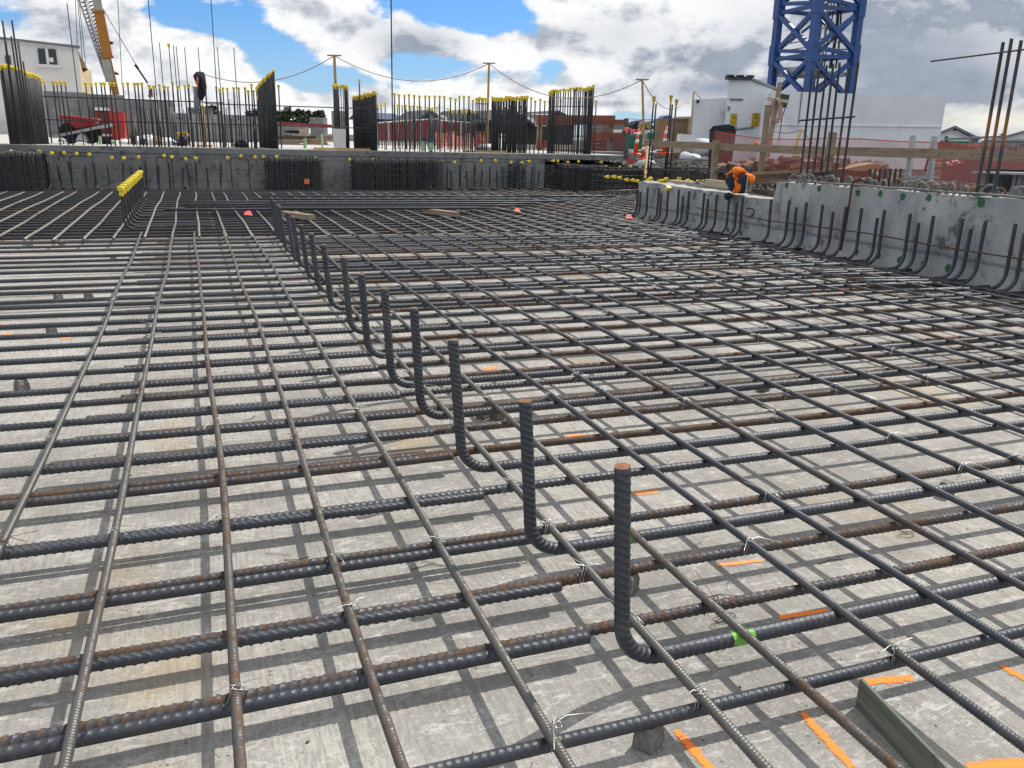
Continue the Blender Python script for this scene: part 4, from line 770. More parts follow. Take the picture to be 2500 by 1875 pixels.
for k, (a, c, s) in enumerate([(P0, P1, .30), (P1, P2, .42), (P2, P3, .52), (P3, P4, .52)]):
    g = bez(a, c, s, 22); b = MB(); b.tube(g, .009, 5, False); obj('cord', b, 'rope', label=['cord sagging from the hanging jacket to the first yellow pole', 'cord sagging between the first two yellow poles', 'cord sagging behind the tallest capped panel', 'cord sagging between the last two poles'][k], cat='cord')
for k, e in enumerate([(1769, 275), (1769, 281)]):
    b = MB(); b.tube(bez(P4, at(*e, Y=20.0), .1, 8), .009, 5, False); obj('cord', b, 'rope', label=['upper', 'lower'][k] + ' of two cords dropping from the leaning pole to the white wall', cat='cord')
e = empty('adjustable_prop', at(500, 353, Y=18.3), 'yellow steel prop standing behind the left fence', 'prop'); b = MB(); b.tube([at(494, 258, Y=18.3), at(499, 350, Y=18.3)], .03, 8); obj('tube', b, 'cap_funnel', e); b = MB(); p = at(500, 353, Y=18.3); b.box((p[0], p[1], SLAB_Z + .015), (.3, .2, .03)); obj('base_plate', b, 'cap_funnel', e)
# white bucket stand of the first pole
c_ = at(829, 345, Y=17.6); e = empty('pole_base', (c_[0], 17.6, SLAB_Z), 'white sheeted box on a yellow timber board holding the first pole', 'base'); w_ = .215
b = MB(); b.lathe([(w_ * .66, SLAB_Z + .03), (w_ * .72, SLAB_Z + .2), (w_ * .74, SLAB_Z + .40)], (c_[0], 17.6, 0), 4); obj('sheeted_box', b, 'white_sheet', e)
b = MB(); b.beam((c_[0] - .55, 17.3, SLAB_Z + .02), (c_[0] + .55, 17.3, SLAB_Z + .02), .12, .035); obj('base_board', b, 'timber_yellow', e)
b = MB(); q = at(1187, 369, Y=17.5); b.beam((q[0] - .5, 17.5, SLAB_Z + .02), (q[0] + .45, 17.5, SLAB_Z + .02), .12, .035); obj('base_board', b, 'timber_yellow', label='yellow timber board at the foot of the second pole', cat='timber')
b = MB(); q = at(1188, 355, Y=18.6); b.lathe([(.22, SLAB_Z), (.26, SLAB_Z + .07), (.18, SLAB_Z + .14), (.06, SLAB_Z + .17)], (q[0], 18.5, 0), 9, 1.3); obj('sandbag', b, 'tarp', label='grey sandbag heaped round the foot of the second pole', cat='sandbag', smooth=True)
b = MB(); b.prism([at(1205, 372, Y=17.9), at(1220, 328, Y=18.3), at(1236, 327, Y=18.3), at(1226, 371, Y=17.9)], (0, .03, .01)); obj('white_board', b, 'white_sheet', label='white board leaning against the dense panel by the right yellow pole', cat='board')
for k, (x, y1, y2, w, Y) in enumerate([(243, 332, 348, 8, 18.6), (547, 343, 357, 7, 18.0), (622, 341, 354, 6, 18.6), (744, 338, 357, 8, 18.6), (786, 328, 355, 5, 19.5), (1033, 340, 372, 10, 17.45), (1052, 343, 385, 8, 16.98)]):
    a, c = at(x, y1, Y=Y), at(x, y2, Y=Y); e = empty('pipe_stub', (c[0], Y, SLAB_Z), ['speckled green pipe stub beside the wheelbarrow', 'pale green pipe stub in the left fence', 'small pale green pipe stub left of the dense panel', 'pale green pipe stub before the timber heap', 'thin pale green pipe stub before the timber heap', 'thick green pipe stub with a blue end', 'green and blue pipe stub hanging over the slab edge'][k], 'pipe')
    r = w * .5 * np.linalg.norm(at(x + 1, y1, Y=Y) - a); b = MB(); b.lathe([(r, min(c[2], SLAB_Z) if k == 6 else SLAB_Z), (r, a[2])], (a[0], Y, 0), 10); obj('pipe', b, 'pipe_green', e)
    if k > 4: b = MB(); b.lathe([(r * 1.06, a[2] - .04), (r * 1.06, a[2] + .03)], (a[0], Y, 0), 10); obj('pipe_end', b, 'blue_plastic', e)
    if k == 6: b = MB(); b.lathe([(r * 1.06, a[2] - .36), (r * 1.06, a[2] - .2)], (a[0], Y, 0), 10); obj('dark_band', b, 'black_plastic', e)
# ------------------------------------------------------------------ things on the raised slab, left
def poly_at(pts, **k): return [at(x, y, **k) for x, y in pts]
def slabz(px, py): return at(px, py, Z=SLAB_Z)
# wheelbarrow, seen from the side
Yw = 18.7; e = empty('wheelbarrow', slabz(190, 348), 'red wheelbarrow with pale grey handles standing on the raised slab at the left', 'wheelbarrow')
T = [at(*z3(x, y), Y=Yw) for x, y in ((775, 800), (1285, 850), (1215, 940), (1000, 975))]
b = MB(); w1, w2 = .32, .20
up = [(T[0], -w1), (T[1], -w1), (T[1], w1), (T[0], w1)]; lo = [(T[3], -w2), (T[2], -w2), (T[2], w2), (T[3], w2)]
V = [p + np.array((0, d, 0)) for p, d in up + lo]; ctr = (T[2] + T[3]) / 2
b.add(V, [(0, 1, 5, 4), (1, 2, 6, 5), (2, 3, 7, 6), (3, 0, 4, 7), (4, 5, 6, 7)])
inn = [v * .94 + np.mean(V, 0) * .06 + np.array((0, 0, .02)) for v in V]; b.add(inn, [(4, 5, 1, 0), (5, 6, 2, 1), (6, 7, 3, 2), (7, 4, 0, 3), (7, 6, 5, 4)]); b.add(V[:4] + inn[:4], [(0, 1, 5, 4), (1, 2, 6, 5), (2, 3, 7, 6), (3, 0, 4, 7)])
obj('tray', b, 'barrow_red', e)
for s in (-1, 1):
    b = MB(); b.beam(at(*z3(690, 1075), Y=Yw) + np.array((0, s * .15, 0)), at(*z3(1450, 920), Y=Yw) + np.array((0, s * .33, 0)), .04, .05); obj('handle', b, 'galv', e)
    b = MB(); b.tube([at(*z3(1090, 985), Y=Yw) + np.array((0, s * .22, 0)), at(*z3(1165, 1150), Y=Yw) + np.array((0, s * .24, 0))], .018, 6); obj('leg', b, 'dark_metal', e)
wc_ = at(*z3(905, 1065), Y=Yw); wc_[2] = SLAB_Z + .20; b = MB(); b.lathe([(.12, -.05), (.19, -.045), (.20, 0), (.19, .045), (.12, .05)], wc_, 18, M=np.array(Matrix.Rotation(math.pi / 2, 3, 'X'))); wh = obj('wheel', b, 'rubber', e); b = MB(); b.lathe([(.11, -.03), (.11, .03)], wc_, 14, M=np.array(Matrix.Rotation(math.pi / 2, 3, 'X'))); obj('rim', b, 'galv', wh, org=ORG[wh.name])
# second wheel and dark junk beside the barrow
b = MB(); c_ = at(*z3(1160, 1075), Y=18.9); c_[2] = SLAB_Z + .22; b.lathe([(.10, -.07), (.20, -.06), (.22, 0), (.20, .06), (.10, .07)], c_, 16, M=np.array(Matrix.Rotation(1.2, 3, 'Y') @ Matrix.Rotation(math.pi / 2, 3, 'X'))); obj('spare_wheel', b, 'rubber', label='dark spare wheel standing beside the wheelbarrow', cat='wheel')
b = MB(); b.puff([at(*z3(x, y), Y=18.5) for x, y in ((965, 1140), (1000, 1050), (1050, 1020), (1110, 1060), (1135, 1110), (1130, 1145))], (0, 1, 0), .12); obj('plastic_bag', b, 'tarp', label='crumpled shiny plastic bag under the wheelbarrow', cat='bag', smooth=True)
b = MB(); b.puff([at(*z3(x, y), Y=18.3) for x, y in ((735, 1140), (760, 1095), (800, 1085), (850, 1110), (865, 1140))], (0, 1, 0), .1); obj('plastic_bag', b, 'tarp', label='small grey crumpled bag before the wheelbarrow', cat='bag', smooth=True)
for k, (x1, x2, y1, y2, m, lb, ct) in enumerate([(1310, 1420, 1090, 1158, 'navy', 'dark blue crate on the slab behind the left fence', 'crate'), (1425, 1480, 1125, 1158, 'pipe_green', 'small pale green box on the slab behind the left fence', 'box'), (1690, 1735, 1060, 1150, 'black_plastic', 'dark bucket on the slab in the left fence', 'bucket'), (1810, 1860, 1100, 1150, 'black_plastic', 'small dark bucket on the slab in the left fence', 'bucket')]):
    a, c = at(*z3(x1, y2), Y=19.0), at(*z3(x2, y1), Y=19.0); w = c[0] - a[0]; b = MB(); h = c[2] - SLAB_Z; b.lathe([(w * .62, SLAB_Z), (w * .70, SLAB_Z + h * .9), (w * .74, SLAB_Z + h)], ((a[0] + c[0]) / 2, 19.0, 0), 4 if k < 2 else 10); obj(ct, b, m, label=lb, cat=ct)
for k, (x, m) in enumerate([(303, 'ceramic'), (335, 'white_sheet'), (350, 'blue_plastic'), (365, 'ceramic'), (380, 'brown_ply'), (395, 'pipe_green'), (408, 'white_sheet'), (418, 'blue_plastic'), (588, 'dark_metal')]):
    p = at(x, 350, Y=19.4 if k < 8 else 18.2); b = MB(); r = random.uniform(.08, .15); b.lathe([(r, SLAB_Z), (r * 1.1, SLAB_Z + r * .6), (r * .5, SLAB_Z + r * 1.3)], (p[0], p[1], 0), 8, 1.3); obj('rubbish', b, m, label='small lump of site rubbish lying on the slab behind the left fence', cat='rubbish', group='rubbish behind the left fence')
# black jacket hung on the bars; orange and black bag on the slab
e = empty('hanging_jacket', at(487, 248, Y=17.1), 'dark jacket with an orange stripe hung over the bars of the left fence', 'jacket')
b = MB(); b.puff([at(*z4(x, y), Y=17.05) for x, y in ((480, 290), (515, 240), (570, 232), (625, 245), (640, 300), (655, 420), (650, 520), (600, 615), (570, 610), (548, 560), (535, 430), (490, 320))], (0, 1, 0), .10); obj('cloth', b, 'navy', e, True)
b = MB(); b.puff([at(*z4(x, y), Y=17.08) for x, y in ((488, 430), (545, 430), (570, 600), (560, 760), (495, 770), (490, 600))], (0, 1, 0), .07); obj('lining', b, 'grey_metal', e, True)
b = MB(); b.puff([at(*z4(x, y), Y=16.93) for x, y in ((525, 310), (545, 305), (548, 380), (545, 480), (535, 470), (530, 380))], (0, 1, 0), .02); obj('stripe', b, 'orange_tag', e, True)
e = empty('tool_bag', slabz(446, 355), 'black bag with an orange rim on the slab behind the left fence', 'bag')
b = MB(); b.puff([at(*z4(x, y), Y=18.6) for x, y in ((285, 1190), (290, 1080), (310, 1040), (370, 1040), (405, 1080), (420, 1130), (415, 1190))], (0, 1, 0), .16); obj('body', b, 'black_plastic', e, True)
b = MB(); b.tube([at(*z4(x, y), Y=18.45) for x, y in ((278, 1110), (280, 1030), (330, 1022), (390, 1022), (422, 1065))], .03, 6); obj('rim', b, 'cap_funnel', e)
# ------------------------------------------------------------------ behind the slab
def wallbox(name, x1, x2, yt, yb, Y, m, label, cat, t=.3, Zb=None, parent=None):
    a, c = at(x1, yt, Y=Y), at(x2, yt, Y=Y); zb = SLAB_Z if Zb is None else Zb; b = MB(); b.box(((a[0] + c[0]) / 2, Y + t / 2, (a[2] + zb) / 2), (abs(c[0] - a[0]), t, a[2] - zb)); return obj(name, b, m, parent, label=label, cat=cat)
def block(name, x1, x2, yt, Y, depth, m, label, cat): return wallbox(name, x1, x2, yt, 0, Y, m, label, cat, depth)
block('site_wall', 105, 210, 222, 30, .3, 'tank_conc', 'light grey site wall below the left building', 'wall'); block('site_wall', 205, 300, 229, 31, .3, 'tank_conc', 'grey wall behind the red container and wheelbarrow', 'wall')
block('site_wall', 300, 425, 243, 30, .3, 'tank_conc', 'pale concrete wall behind the left fence, left of the jacket', 'wall'); block('block_stack', 395, 600, 275, 26, .8, 'block_wall', 'dark stack of concrete blocks behind the left fence', 'blocks')
block('site_wall', 560, 640, 283, 28, .3, 'tank_conc', 'grey wall behind the dense panel left of the bucket', 'wall'); block('block_stack', 455, 520, 262, 27, .6, 'tank_conc', 'concrete column behind the hanging jacket', 'column')
for k, (x1, x2, yt, Y, lb) in enumerate([(670, 760, 305, 34, 'low grey concrete tank with a slanted shadow'), (759, 802, 286, 36, 'tall round edged concrete tank behind the timber heap'), (808, 858, 270, 33, 'tall grey concrete core behind the slim columns')]):
    a, c = at(x1, yt, Y=Y), at(x2, yt, Y=Y); r = (c[0] - a[0]) / 2; b = MB(); b.lathe([(r, SLAB_Z), (r, a[2])], ((a[0] + c[0]) / 2, Y + r, 0), 20 if k == 1 else 4 if k == 2 else 12); obj('concrete_tank', b, 'tank_conc', label=lb, cat='tank')
b = MB(); a, c = at(680, 300, Y=33), at(810, 308, Y=33); b.beam(a, c, .3, .10); obj('steel_beam', b, 'deep_red', label='long dark red steel beam over the concrete tanks', cat='beam')
b = MB(); a, c = at(640, 292, Y=30), at(810, 306, Y=30)
for k, (x, y, w, h, m, lb) in enumerate([(700, 346, 34, 5, 'timber', 'flat stack of grey timber behind the white bucket'), (705, 338, 26, 6, 'timber_dark', 'dark timber stack on the heap behind the white bucket'), (718, 332, 16, 5, 'timber_pale', 'pale boards on top of the timber heap'), (772, 345, 26, 6, 'brown_ply', 'brown plywood stack right of the timber heap'), (750, 341, 18, 9, 'black_plastic', 'black crate on the timber heap'), (790, 338, 14, 7, 'timber', 'short timber stack beside the sheeted box'), (737, 323, 8, 8, 'timber_pale', 'pale block standing on the timber heap'), (715, 325, 20, 7, 'navy', 'blue black crate behind the timber heap')]):
    p = at(x, y, Y=24 + k * .3); s_ = 24 / F_PX * 1.1; b = MB(); n_ = 1 + (k < 4) * 3
    for j in range(n_): b.box((p[0] + random.uniform(-.1, .1), p[1], p[2] - h * s_ + (j + .5) * 2 * h * s_ / n_), (2 * w * s_ * random.uniform(.8, 1), .8, 2 * h * s_ / n_ * .86))
    obj('timber_stack' if k in (0, 1, 2, 3, 5) else 'site_crate', b, m, label=lb, cat='timber' if k in (0, 1, 2, 3, 5) else 'crate')
# red container / skip
e = empty('container', at(265, 335, Y=27), 'red shipping container with white bands behind the wheelbarrow', 'container')
a, c = at(232, 264, Y=27), at(266, 264, Y=27); b = MB(); b.box(((a[0] + c[0]) / 2, 28.5, (a[2] + SLAB_Z) / 2), (c[0] - a[0], 3, a[2] - SLAB_Z)); 
for k in range(9): b.box((a[0] + (c[0] - a[0]) * (k + .5) / 9, 26.98, (a[2] + SLAB_Z) / 2), (.035, .06, a[2] - SLAB_Z - .2))
obj('body', b, 'deep_red', e); b = MB(); b.box(((a[0] + c[0]) / 2, 26.97, a[2] - .02), (c[0] - a[0], .1, .08)); obj('band', b, 'white_sheet', e); b = MB(); b.box(((a[0] + c[0]) / 2, 26.97, SLAB_Z + .12), (c[0] - a[0], .1, .06)); obj('band', b, 'white_sheet', e)
a, c = at(268, 271, Y=26.2), at(299, 274, Y=26.2); e = empty('skip_bin', (a[0], 26.2, SLAB_Z), 'bright red steel bin beside the red container', 'bin'); b = MB(); b.prism([(a[0], 26.2, SLAB_Z), (c[0], 26.2, SLAB_Z), (c[0] + .03, 26.2, c[2]), (a[0] - .02, 26.2, a[2])], (0, 1.6, 0)); obj('body', b, 'red_metal', e)
b = MB(); b.box(((a[0] + c[0]) / 2, 26.15, (a[2] + SLAB_Z) / 2 + .02), (c[0] - a[0] + .06, .1, .06)); obj('rib', b, 'red_metal', e)
# red mesh barrier panels in the middle distance
def net(name, pts_top, pts_bot, m, label, cat, seg=40, wave=.03, group=None):
    """a hung net: top and bottom lines in world space, UV in metres along it"""
    A, B_ = np.array(pts_top, float), np.array(pts_bot, float); q = np.linspace(0, 1, len(A)); S = np.linspace(0, 1, seg); R = 5
    g = np.zeros((R, seg, 3)); 
    for j, s in enumerate(S):
        t = np.array([np.interp(s, q, A[:, i]) for i in range(3)]); u = np.array([np.interp(s, q, B_[:, i]) for i in range(3)])
        for i in range(R):
            w = i / (R - 1); g[i, j] = u + (t - u) * w + np.array((wave * math.sin(s * 31 + w * 3), wave * math.cos(s * 23 + w * 2), 0)) * (1 - w * .6)
    b = MB(); b.sheet(g); o = obj(name, b, m, label=label, cat=cat, group=group); me = o.data; uv = me.uv_layers.new(name='UVMap')
    d = np.concatenate([[0], np.cumsum(np.linalg.norm(np.diff(g[2], axis=0), axis=1))]); h = np.linalg.norm(g[-1, 0] - g[0, 0])
    UV = np.array([(d[j], h * i / (R - 1)) for i in range(R) for j in range(seg)]); li = np.zeros(len(me.loops), np.int32); me.loops.foreach_get('vertex_index', li); uv.data.foreach_set('uv', UV[li].ravel()); return o
for k, (x1, y1, x2, y2) in enumerate([(922, 300, 1000, 294), (1000, 294, 1075, 290), (1075, 294, 1150, 300)]):
    Y = 27 + k * .5; a, c = at(x1, y1, Y=Y), at(x2, y2, Y=Y + .4); e = empty('mesh_barrier', (a[0], a[1], SLAB_Z), f'red mesh barrier panel behind the capped bars, {ordinal(k)} from the left', 'barrier', 'red mesh barriers')
    b = MB()
    for t_ in np.linspace(0, 1, 4): p = a + (c - a) * t_; b.tube([(p[0], p[1], SLAB_Z), p], .025, 6)
    b.tube([a, c], .025, 6); b.tube([(a[0], a[1], SLAB_Z + .1), (c[0], c[1], SLAB_Z + .1)], .025, 6); obj('frame', b, 'galv', e)
    n_ = net('mesh_sheet', [a, c], [(a[0], a[1], SLAB_Z), (c[0], c[1], SLAB_Z)], 'net_red', None, None, 30, .02); n_.location = n_.location - e.location; n_.parent = e
for k, (x1, y1, x2, y2, Y) in enumerate([(1062, 322, 1108, 320, 23), (1105, 328, 1150, 323, 22.6), (1160, 318, 1180, 322, 23)]):
    g = [at(x1, y1, Y=Y), at((x1 + x2) / 2, y1 + 5, Y=Y), at(x2, y2, Y=Y)]; net('safety_net', g, [(p[0], p[1] - .2, SLAB_Z) for p in g], 'net_orange', ['bright orange safety net bundled behind the capped bars', 'crumpled bright orange net right of the first bundle', 'small orange net beside the right yellow pole'][k], 'net', 24, .12)
# dark gabled houses beyond
def house(x1, x2, xp, yp, ye, Y, label, dep=7, m='house_dark', r='roof_dark', zb=.4, win=True, dv=(0, 1)):
    a, c, p = at(x1, ye, Y=Y), at(x2, ye, Y=Y), at(xp, yp, Y=Y); e = empty('house', ((a[0] + c[0]) / 2, Y, zb), label, 'house', 'houses beyond the site'); b = MB()
    ze = (a[2] + c[2]) / 2; w = c[0] - a[0]; ov = .35
    b.prism([(a[0], Y, zb), (c[0], Y, zb), (c[0], Y, ze), (p[0], Y, p[2]), (a[0], Y, ze)], (dv[0] * dep, dv[1] * dep, 0)); obj('wall', b, m, e); b = MB(); th = .18
    b.prism([(a[0] - ov, Y - .3, ze - ov * (p[2] - ze) / (p[0] - a[0])), (p[0], Y - .3, p[2] + .02), (p[0], Y - .3, p[2] + th + .02), (a[0] - ov, Y - .3, ze + th - ov * (p[2] - ze) / (p[0] - a[0]))], (dv[0] * (dep + .6), dv[1] * (dep + .6), 0))
    b.prism([(c[0] + ov, Y - .3, ze - ov * (p[2] - ze) / (c[0] - p[0])), (c[0] + ov, Y - .3, ze + th - ov * (p[2] - ze) / (c[0] - p[0])), (p[0], Y - .3, p[2] + th + .025), (p[0], Y - .3, p[2] + .025)], (dv[0] * (dep + .6), dv[1] * (dep + .6), 0)); obj('roof', b, r, e)
    if win:
        for s in (.28, .72): b = MB(); b.box((a[0] + w * s, Y - .02, zb + (ze - zb) * .6), (w * .16, .08, (ze - zb) * .35)); obj('window', b, 'glass_dark', e)
house(1022, 1078, 1050, 275, 295, 60, 'dark gabled house behind the capped bars, left of three'); house(1122, 1182, 1144, 274, 298, 62, 'dark gabled house behind the capped bars, middle of three'); house(1195, 1290, 1247, 273, 300, 58, 'large dark gabled house behind the right yellow pole', 9)
house(1328, 1400, 1360, 276, 296, 66, 'dark gabled house behind the tallest panel at the slab end')
for k, (x1, x2, yt, ye, Y) in enumerate([(1075, 1122, 280, 296, 64), (1180, 1205, 281, 298, 66), (1288, 1325, 284, 304, 60)]):
    a, c = at(x1, ye, Y=Y), at(x2, yt, Y=Y); e = empty('house', (a[0], Y, .4), ['pale grey roofed house between the first two dark gables', 'small grey roofed house between the second and third gables', 'grey roofed house right of the large dark gable'][k], 'house', 'houses beyond the site'); b = MB(); b.box(((a[0] + c[0]) / 2, Y + 3, (a[2] + .4) / 2), (c[0] - a[0], 6, a[2] - .4)); obj('wall', b, 'house_dark', e)
    b = MB(); b.prism([(a[0] - .2, Y - .4, a[2] - .1), (a[0] - .2, Y + 3, c[2]), (a[0] - .2, Y + 6.4, a[2] - .1)], (c[0] - a[0] + .4, 0, 0)); obj('roof', b, 'house_grey', e)
e = empty('long_shed', at(930, 300, Y=70), 'long low shed with a dark blue roof behind the red barrier', 'shed'); a, c = at(895, 290, Y=70), at(972, 294, Y=70); b = MB(); b.box(((a[0] + c[0]) / 2, 73, (a[2] + .4) / 2), (c[0] - a[0], 6, a[2] - .4)); obj('wall', b, 'house_dark', e); b = MB(); b.prism([(a[0] - .4, 69.6, a[2]), (a[0] - .4, 73, a[2] + .55), (a[0] - .4, 76.4, a[2])], (c[0] - a[0] + .8, 0, 0)); obj('roof', b, 'roof_blue', e)
# trees
def tree(px, pb, pt, w, Y, label, seed, zb=.4):
    g = np.random.default_rng(seed); t, base = at(px, pt, Y=Y), at(px, pb, Y=Y); h = t[2]; R = w * Y / F_PX / 2; e = empty('tree', (base[0], Y, zb), label, 'tree', 'trees beyond the site'); b = MB()
    b.tube([(base[0], Y, zb), (base[0] + .1, Y, zb + (h - zb) * .4), (base[0], Y, zb + (h - zb) * .7)], [.2, .14, .06], 6)
    for k in range(7): a_ = g.uniform(0, 6.28); b.tube([(base[0], Y, zb + (h - zb) * g.uniform(.35, .6)), (base[0] + R * .6 * math.cos(a_), Y + R * .6 * math.sin(a_), zb + (h - zb) * g.uniform(.6, .85))], [.07, .02], 5)
    obj('trunk', b, 'bark', e); b = MB(); V, F = [], []; 
    cl = [(g.uniform(-1, 1) * R * .75, g.uniform(-1, 1) * R * .75, zb + (h - zb) * g.uniform(.45, .9), R * g.uniform(.22, .42)) for _ in range(16)]
    for (cx, cy, cz, r) in cl:
        P = g.normal(size=(85, 3)); P /= np.linalg.norm(P, axis=1)[:, None]; P *= r * g.uniform(.4, 1.05, size=(85, 1)); P[:, 2] *= .8
        for p in P:
            c_ = np.array((base[0] + cx, Y + cy, cz)) + p; c_[2] = min(c_[2], h); u = g.normal(size=3); u /= np.linalg.norm(u); v_ = np.cross(u, g.normal(size=3)); v_ /= np.linalg.norm(v_); s_ = g.uniform(.10, .22)
            i = len(V); V += [c_ - u * s_, c_ + v_ * s_ * .6, c_ + u * s_, c_ - v_ * s_ * .6]; F.append((i, i + 1, i + 2, i + 3))
    b.add(V, F); obj('crown', b, 'leaf', e)
tree(716, 315, 262, 60, 80, 'broad dark green tree right of the dense left panel', 1); tree(770, 315, 268, 56, 82, 'dark green rounded tree left of the tall concrete core', 2); tree(516, 300, 255, 50, 84, 'dark tree seen through the left fence behind the jacket', 3); tree(690, 315, 270, 36, 86, 'small dark tree close beside the dense left panel', 4); tree(618, 300, 262, 40, 84, 'dark tree through the fence just left of the dense panel', 5)
tree(2472, 360, 326, 46, 60, 'dark bushy tree behind the grey truck at the right edge', 6); tree(2385, 350, 330, 14, 62, 'small dark treetop above the grey crane arm at the right', 7)
# ------------------------------------------------------------------ left building
Yb = 38; e = empty('left_building', at(100, 225, Y=Yb), 'pale rendered building with one window and a yellowish side wall at the far left', 'building')
tl, tr, tr2 = at(-120, 84, Y=Yb), at(189, 119, Y=Yb), at(222, 167, Y=Yb + 5)
b = MB(); b.add([(tl[0], Yb, .4), (tr[0], Yb, .4), tr, tl, (tl[0], Yb + 5, .4), (tr2[0] - .1, Yb + 5, .4), (tr2[0] - .1, Yb + 5, tr2[2] - .1), (tl[0], Yb + 5, tl[2])], [(0, 1, 2, 3), (3, 2, 6, 7), (4, 0, 3, 7), (5, 4, 7, 6)]); obj('wall', b, 'pale_render', e)
sx = [(0, tr[2] - .2), (.32, tr[2] - 1.05), (.34, tr[2] - 1.08), (1, tr2[2])]; bx = tr2[0] - tr[0]
poly = [(tr[0], Yb, .4), (tr2[0], Yb + 5, .4)] + [(tr[0] + bx * t, Yb + 5 * t, z) for t, z in sx[::-1]]; b = MB(); b.prism(poly, (-.3, .2, 0)); b.box(((tr2[0] + tr[0]) / 2, 100, .2), (.1, .1, .1)) if 0 else None; obj('side_wall', b, 'cream', e)
b = MB(); b.beam(tl + np.array((0, -.1, .05)), tr + np.array((.1, -.1, .05)), .12, .10); obj('roof_edge', b, 'house_grey', e)
a, c = at(91, 118, Y=Yb - .06), at(140, 158, Y=Yb - .06); w = c[0] - a[0]; h = a[2] - c[2]; b = MB(); b.box(((a[0] + c[0]) / 2, Yb + .02, (a[2] + c[2]) / 2), (w, .12, h)); wn = obj('window', b, 'glass_dark', e)
b = MB(); b.box(((a[0] + c[0]) / 2, Yb - .07, (a[2] + c[2]) / 2), (.09, .06, h)); obj('frame', b, 'pale_render', wn, org=ORG[wn.name]); b = MB(); b.box(((a[0] + c[0]) / 2, Yb - .06, c[2] - .06), (w + .2, .2, .1)); obj('sill', b, 'pale_render', wn, org=ORG[wn.name]); b = MB(); b.box(((a[0] + c[0]) / 2 + w * .2, Yb - .052, c[2] + h * .3), (w * .22, .03, h * .28)); obj('blind', b, 'white_sheet', wn, org=ORG[wn.name])
a, c = at(12, 135, Y=Yb), at(28, 160, Y=Yb); b = MB(); b.box(((a[0] + c[0]) / 2, Yb + .02, (a[2] + c[2]) / 2), (c[0] - a[0], .12, a[2] - c[2])); obj('window', b, 'glass_dark', e)
# ------------------------------------------------------------------ yellow mobile crane
Yc = 46; J = lambda x, y: at(x * .28933, y * .28933, Y=Yc)
e = empty('mobile_crane', at(275, 250, Y=Yc), 'yellow mobile crane boom with a white lattice jib folded beside it', 'crane')
def seg(p, q, w, m, name): b = MB(); b.beam(p, q, w, w * .9, (0, 1, 0)); return obj(name, b, m, e)
seg(J(980, 800), J(905, 480), .30, 'crane_yellow', 'boom_section'); seg(J(930, 690), J(893, 500), .38, 'crane_grey', 'boom_section')
seg(J(912, 490), J(832, 90), .42, 'crane_yellow', 'boom_section'); seg(J(835, 100), J(780, -260), .34, 'crane_grey', 'boom_section'); b = MB(); b.beam(J(835, 108), J(832, 90), .52, .5, (0, 1, 0)); b.beam(J(912, 492), J(908, 478), .50, .48, (0, 1, 0)); obj('boom_collar', b, 'crane_yellow', e)
L0, L1 = J(665, 0) + (J(665, 0) - J(900, 680)) * .25, J(900, 680); R0, R1 = J(775, -60) + (J(775, -60) - J(885, 560)) * .2, J(890, 580)
b = MB(); b.tube([L0, L1], .045, 6); b.tube([R0, R1], .04, 6); b.tube([L0 + np.array((.25, .5, 0)), L1], .035, 5)
for k in range(26):
    t, u = k / 26, (k + 1) / 26; p, q = L0 + (L1 - L0) * t, R0 + (R1 - R0) * (t + u) / 2; r_ = L0 + (L1 - L0) * u; b.tube([p, q], .02, 4, False); b.tube([q, r_], .02, 4, False)
    if k % 2: b.tube([p, L0 + np.array((.25, .5, 0)) * (1 - t) + (L1 - L0) * u], .018, 4, False)
obj('lattice_jib', b, 'galv', e)
b = MB(); 
for (x1, y1, x2, y2) in [(632, -100, 660, 560), (648, -100, 700, 560), (660, -60, 722, 540), (990, -80, 1030, 700)]: b.tube([J(x1, y1), J(x2, y2)], .014, 4, False)
b.tube([J(860, 60), J(1250, 720)], .016, 4, False); obj('hoist_rope', b, 'cable', e)
b = MB(); b.beam(J(1140, 545), J(1165, 580), .12, .12); b.tube([J(1165, 580), J(1245, 700)], .05, 6); obj('hook_block', b, 'dark_metal', e)
for k, pts in enumerate([((880, 590), (910, 600), (905, 680), (880, 640)), ((970, 600), (1005, 622), (985, 630), (968, 625)), ((920, 345), (955, 355), (940, 372), (922, 365)), ((1255, 770), (1280, 740), (1290, 815), (1250, 820))]):
    b = MB(); b.prism([J(*p) for p in pts], (0, .4, 0)); obj('bracket', b, 'deep_red' if k in (0, 3) else 'dark_metal', e)
# ------------------------------------------------------------------ right middle distance
zz = lambda x, y: (1480 + x * .18987, 150 + y * .18987)
# rust red timber frame with a landing
Yt = 23; e = empty('timber_gantry', at(1400, 372, Y=Yt), 'terracotta coloured timber gantry of posts and beams right of the tallest panel', 'gantry')
def fb_(p, q, w, Y, name='beam', m='terracotta'): b = MB(); b.beam(at(*p, Y=Y), at(*q, Y=Y), .12, w, (0, 0, 1)); return obj(name, b, m, e)
fb_((1310, 288), (1500, 289), .16, Yt); fb_((1310, 299), (1522, 298), .14, Yt - .2); fb_((1440, 330), (1525, 331), .16, Yt - .3); fb_((1310, 352), (1335, 352), .2, Yt - .3)
for k, x in enumerate([1318, 1492]):
    a = at(x, 292, Y=Yt - .1); b = MB(); b.box((a[0], a[1], (a[2] + .6) / 2), (.12, .12, a[2] - .6)); obj('post', b, 'timber', e)
b = MB(); b.tube([at(1296, 279, Y=24), at(1345, 281, Y=24)], .02, 5); b.tube([at(1535, 289, Y=24), at(1640, 294, Y=24)], .02, 5); obj('guard_rail', b, 'galv', e)
b = MB(); a, c = at(1430, 320, Y=Yt + 2), at(1480, 350, Y=Yt + 2); 
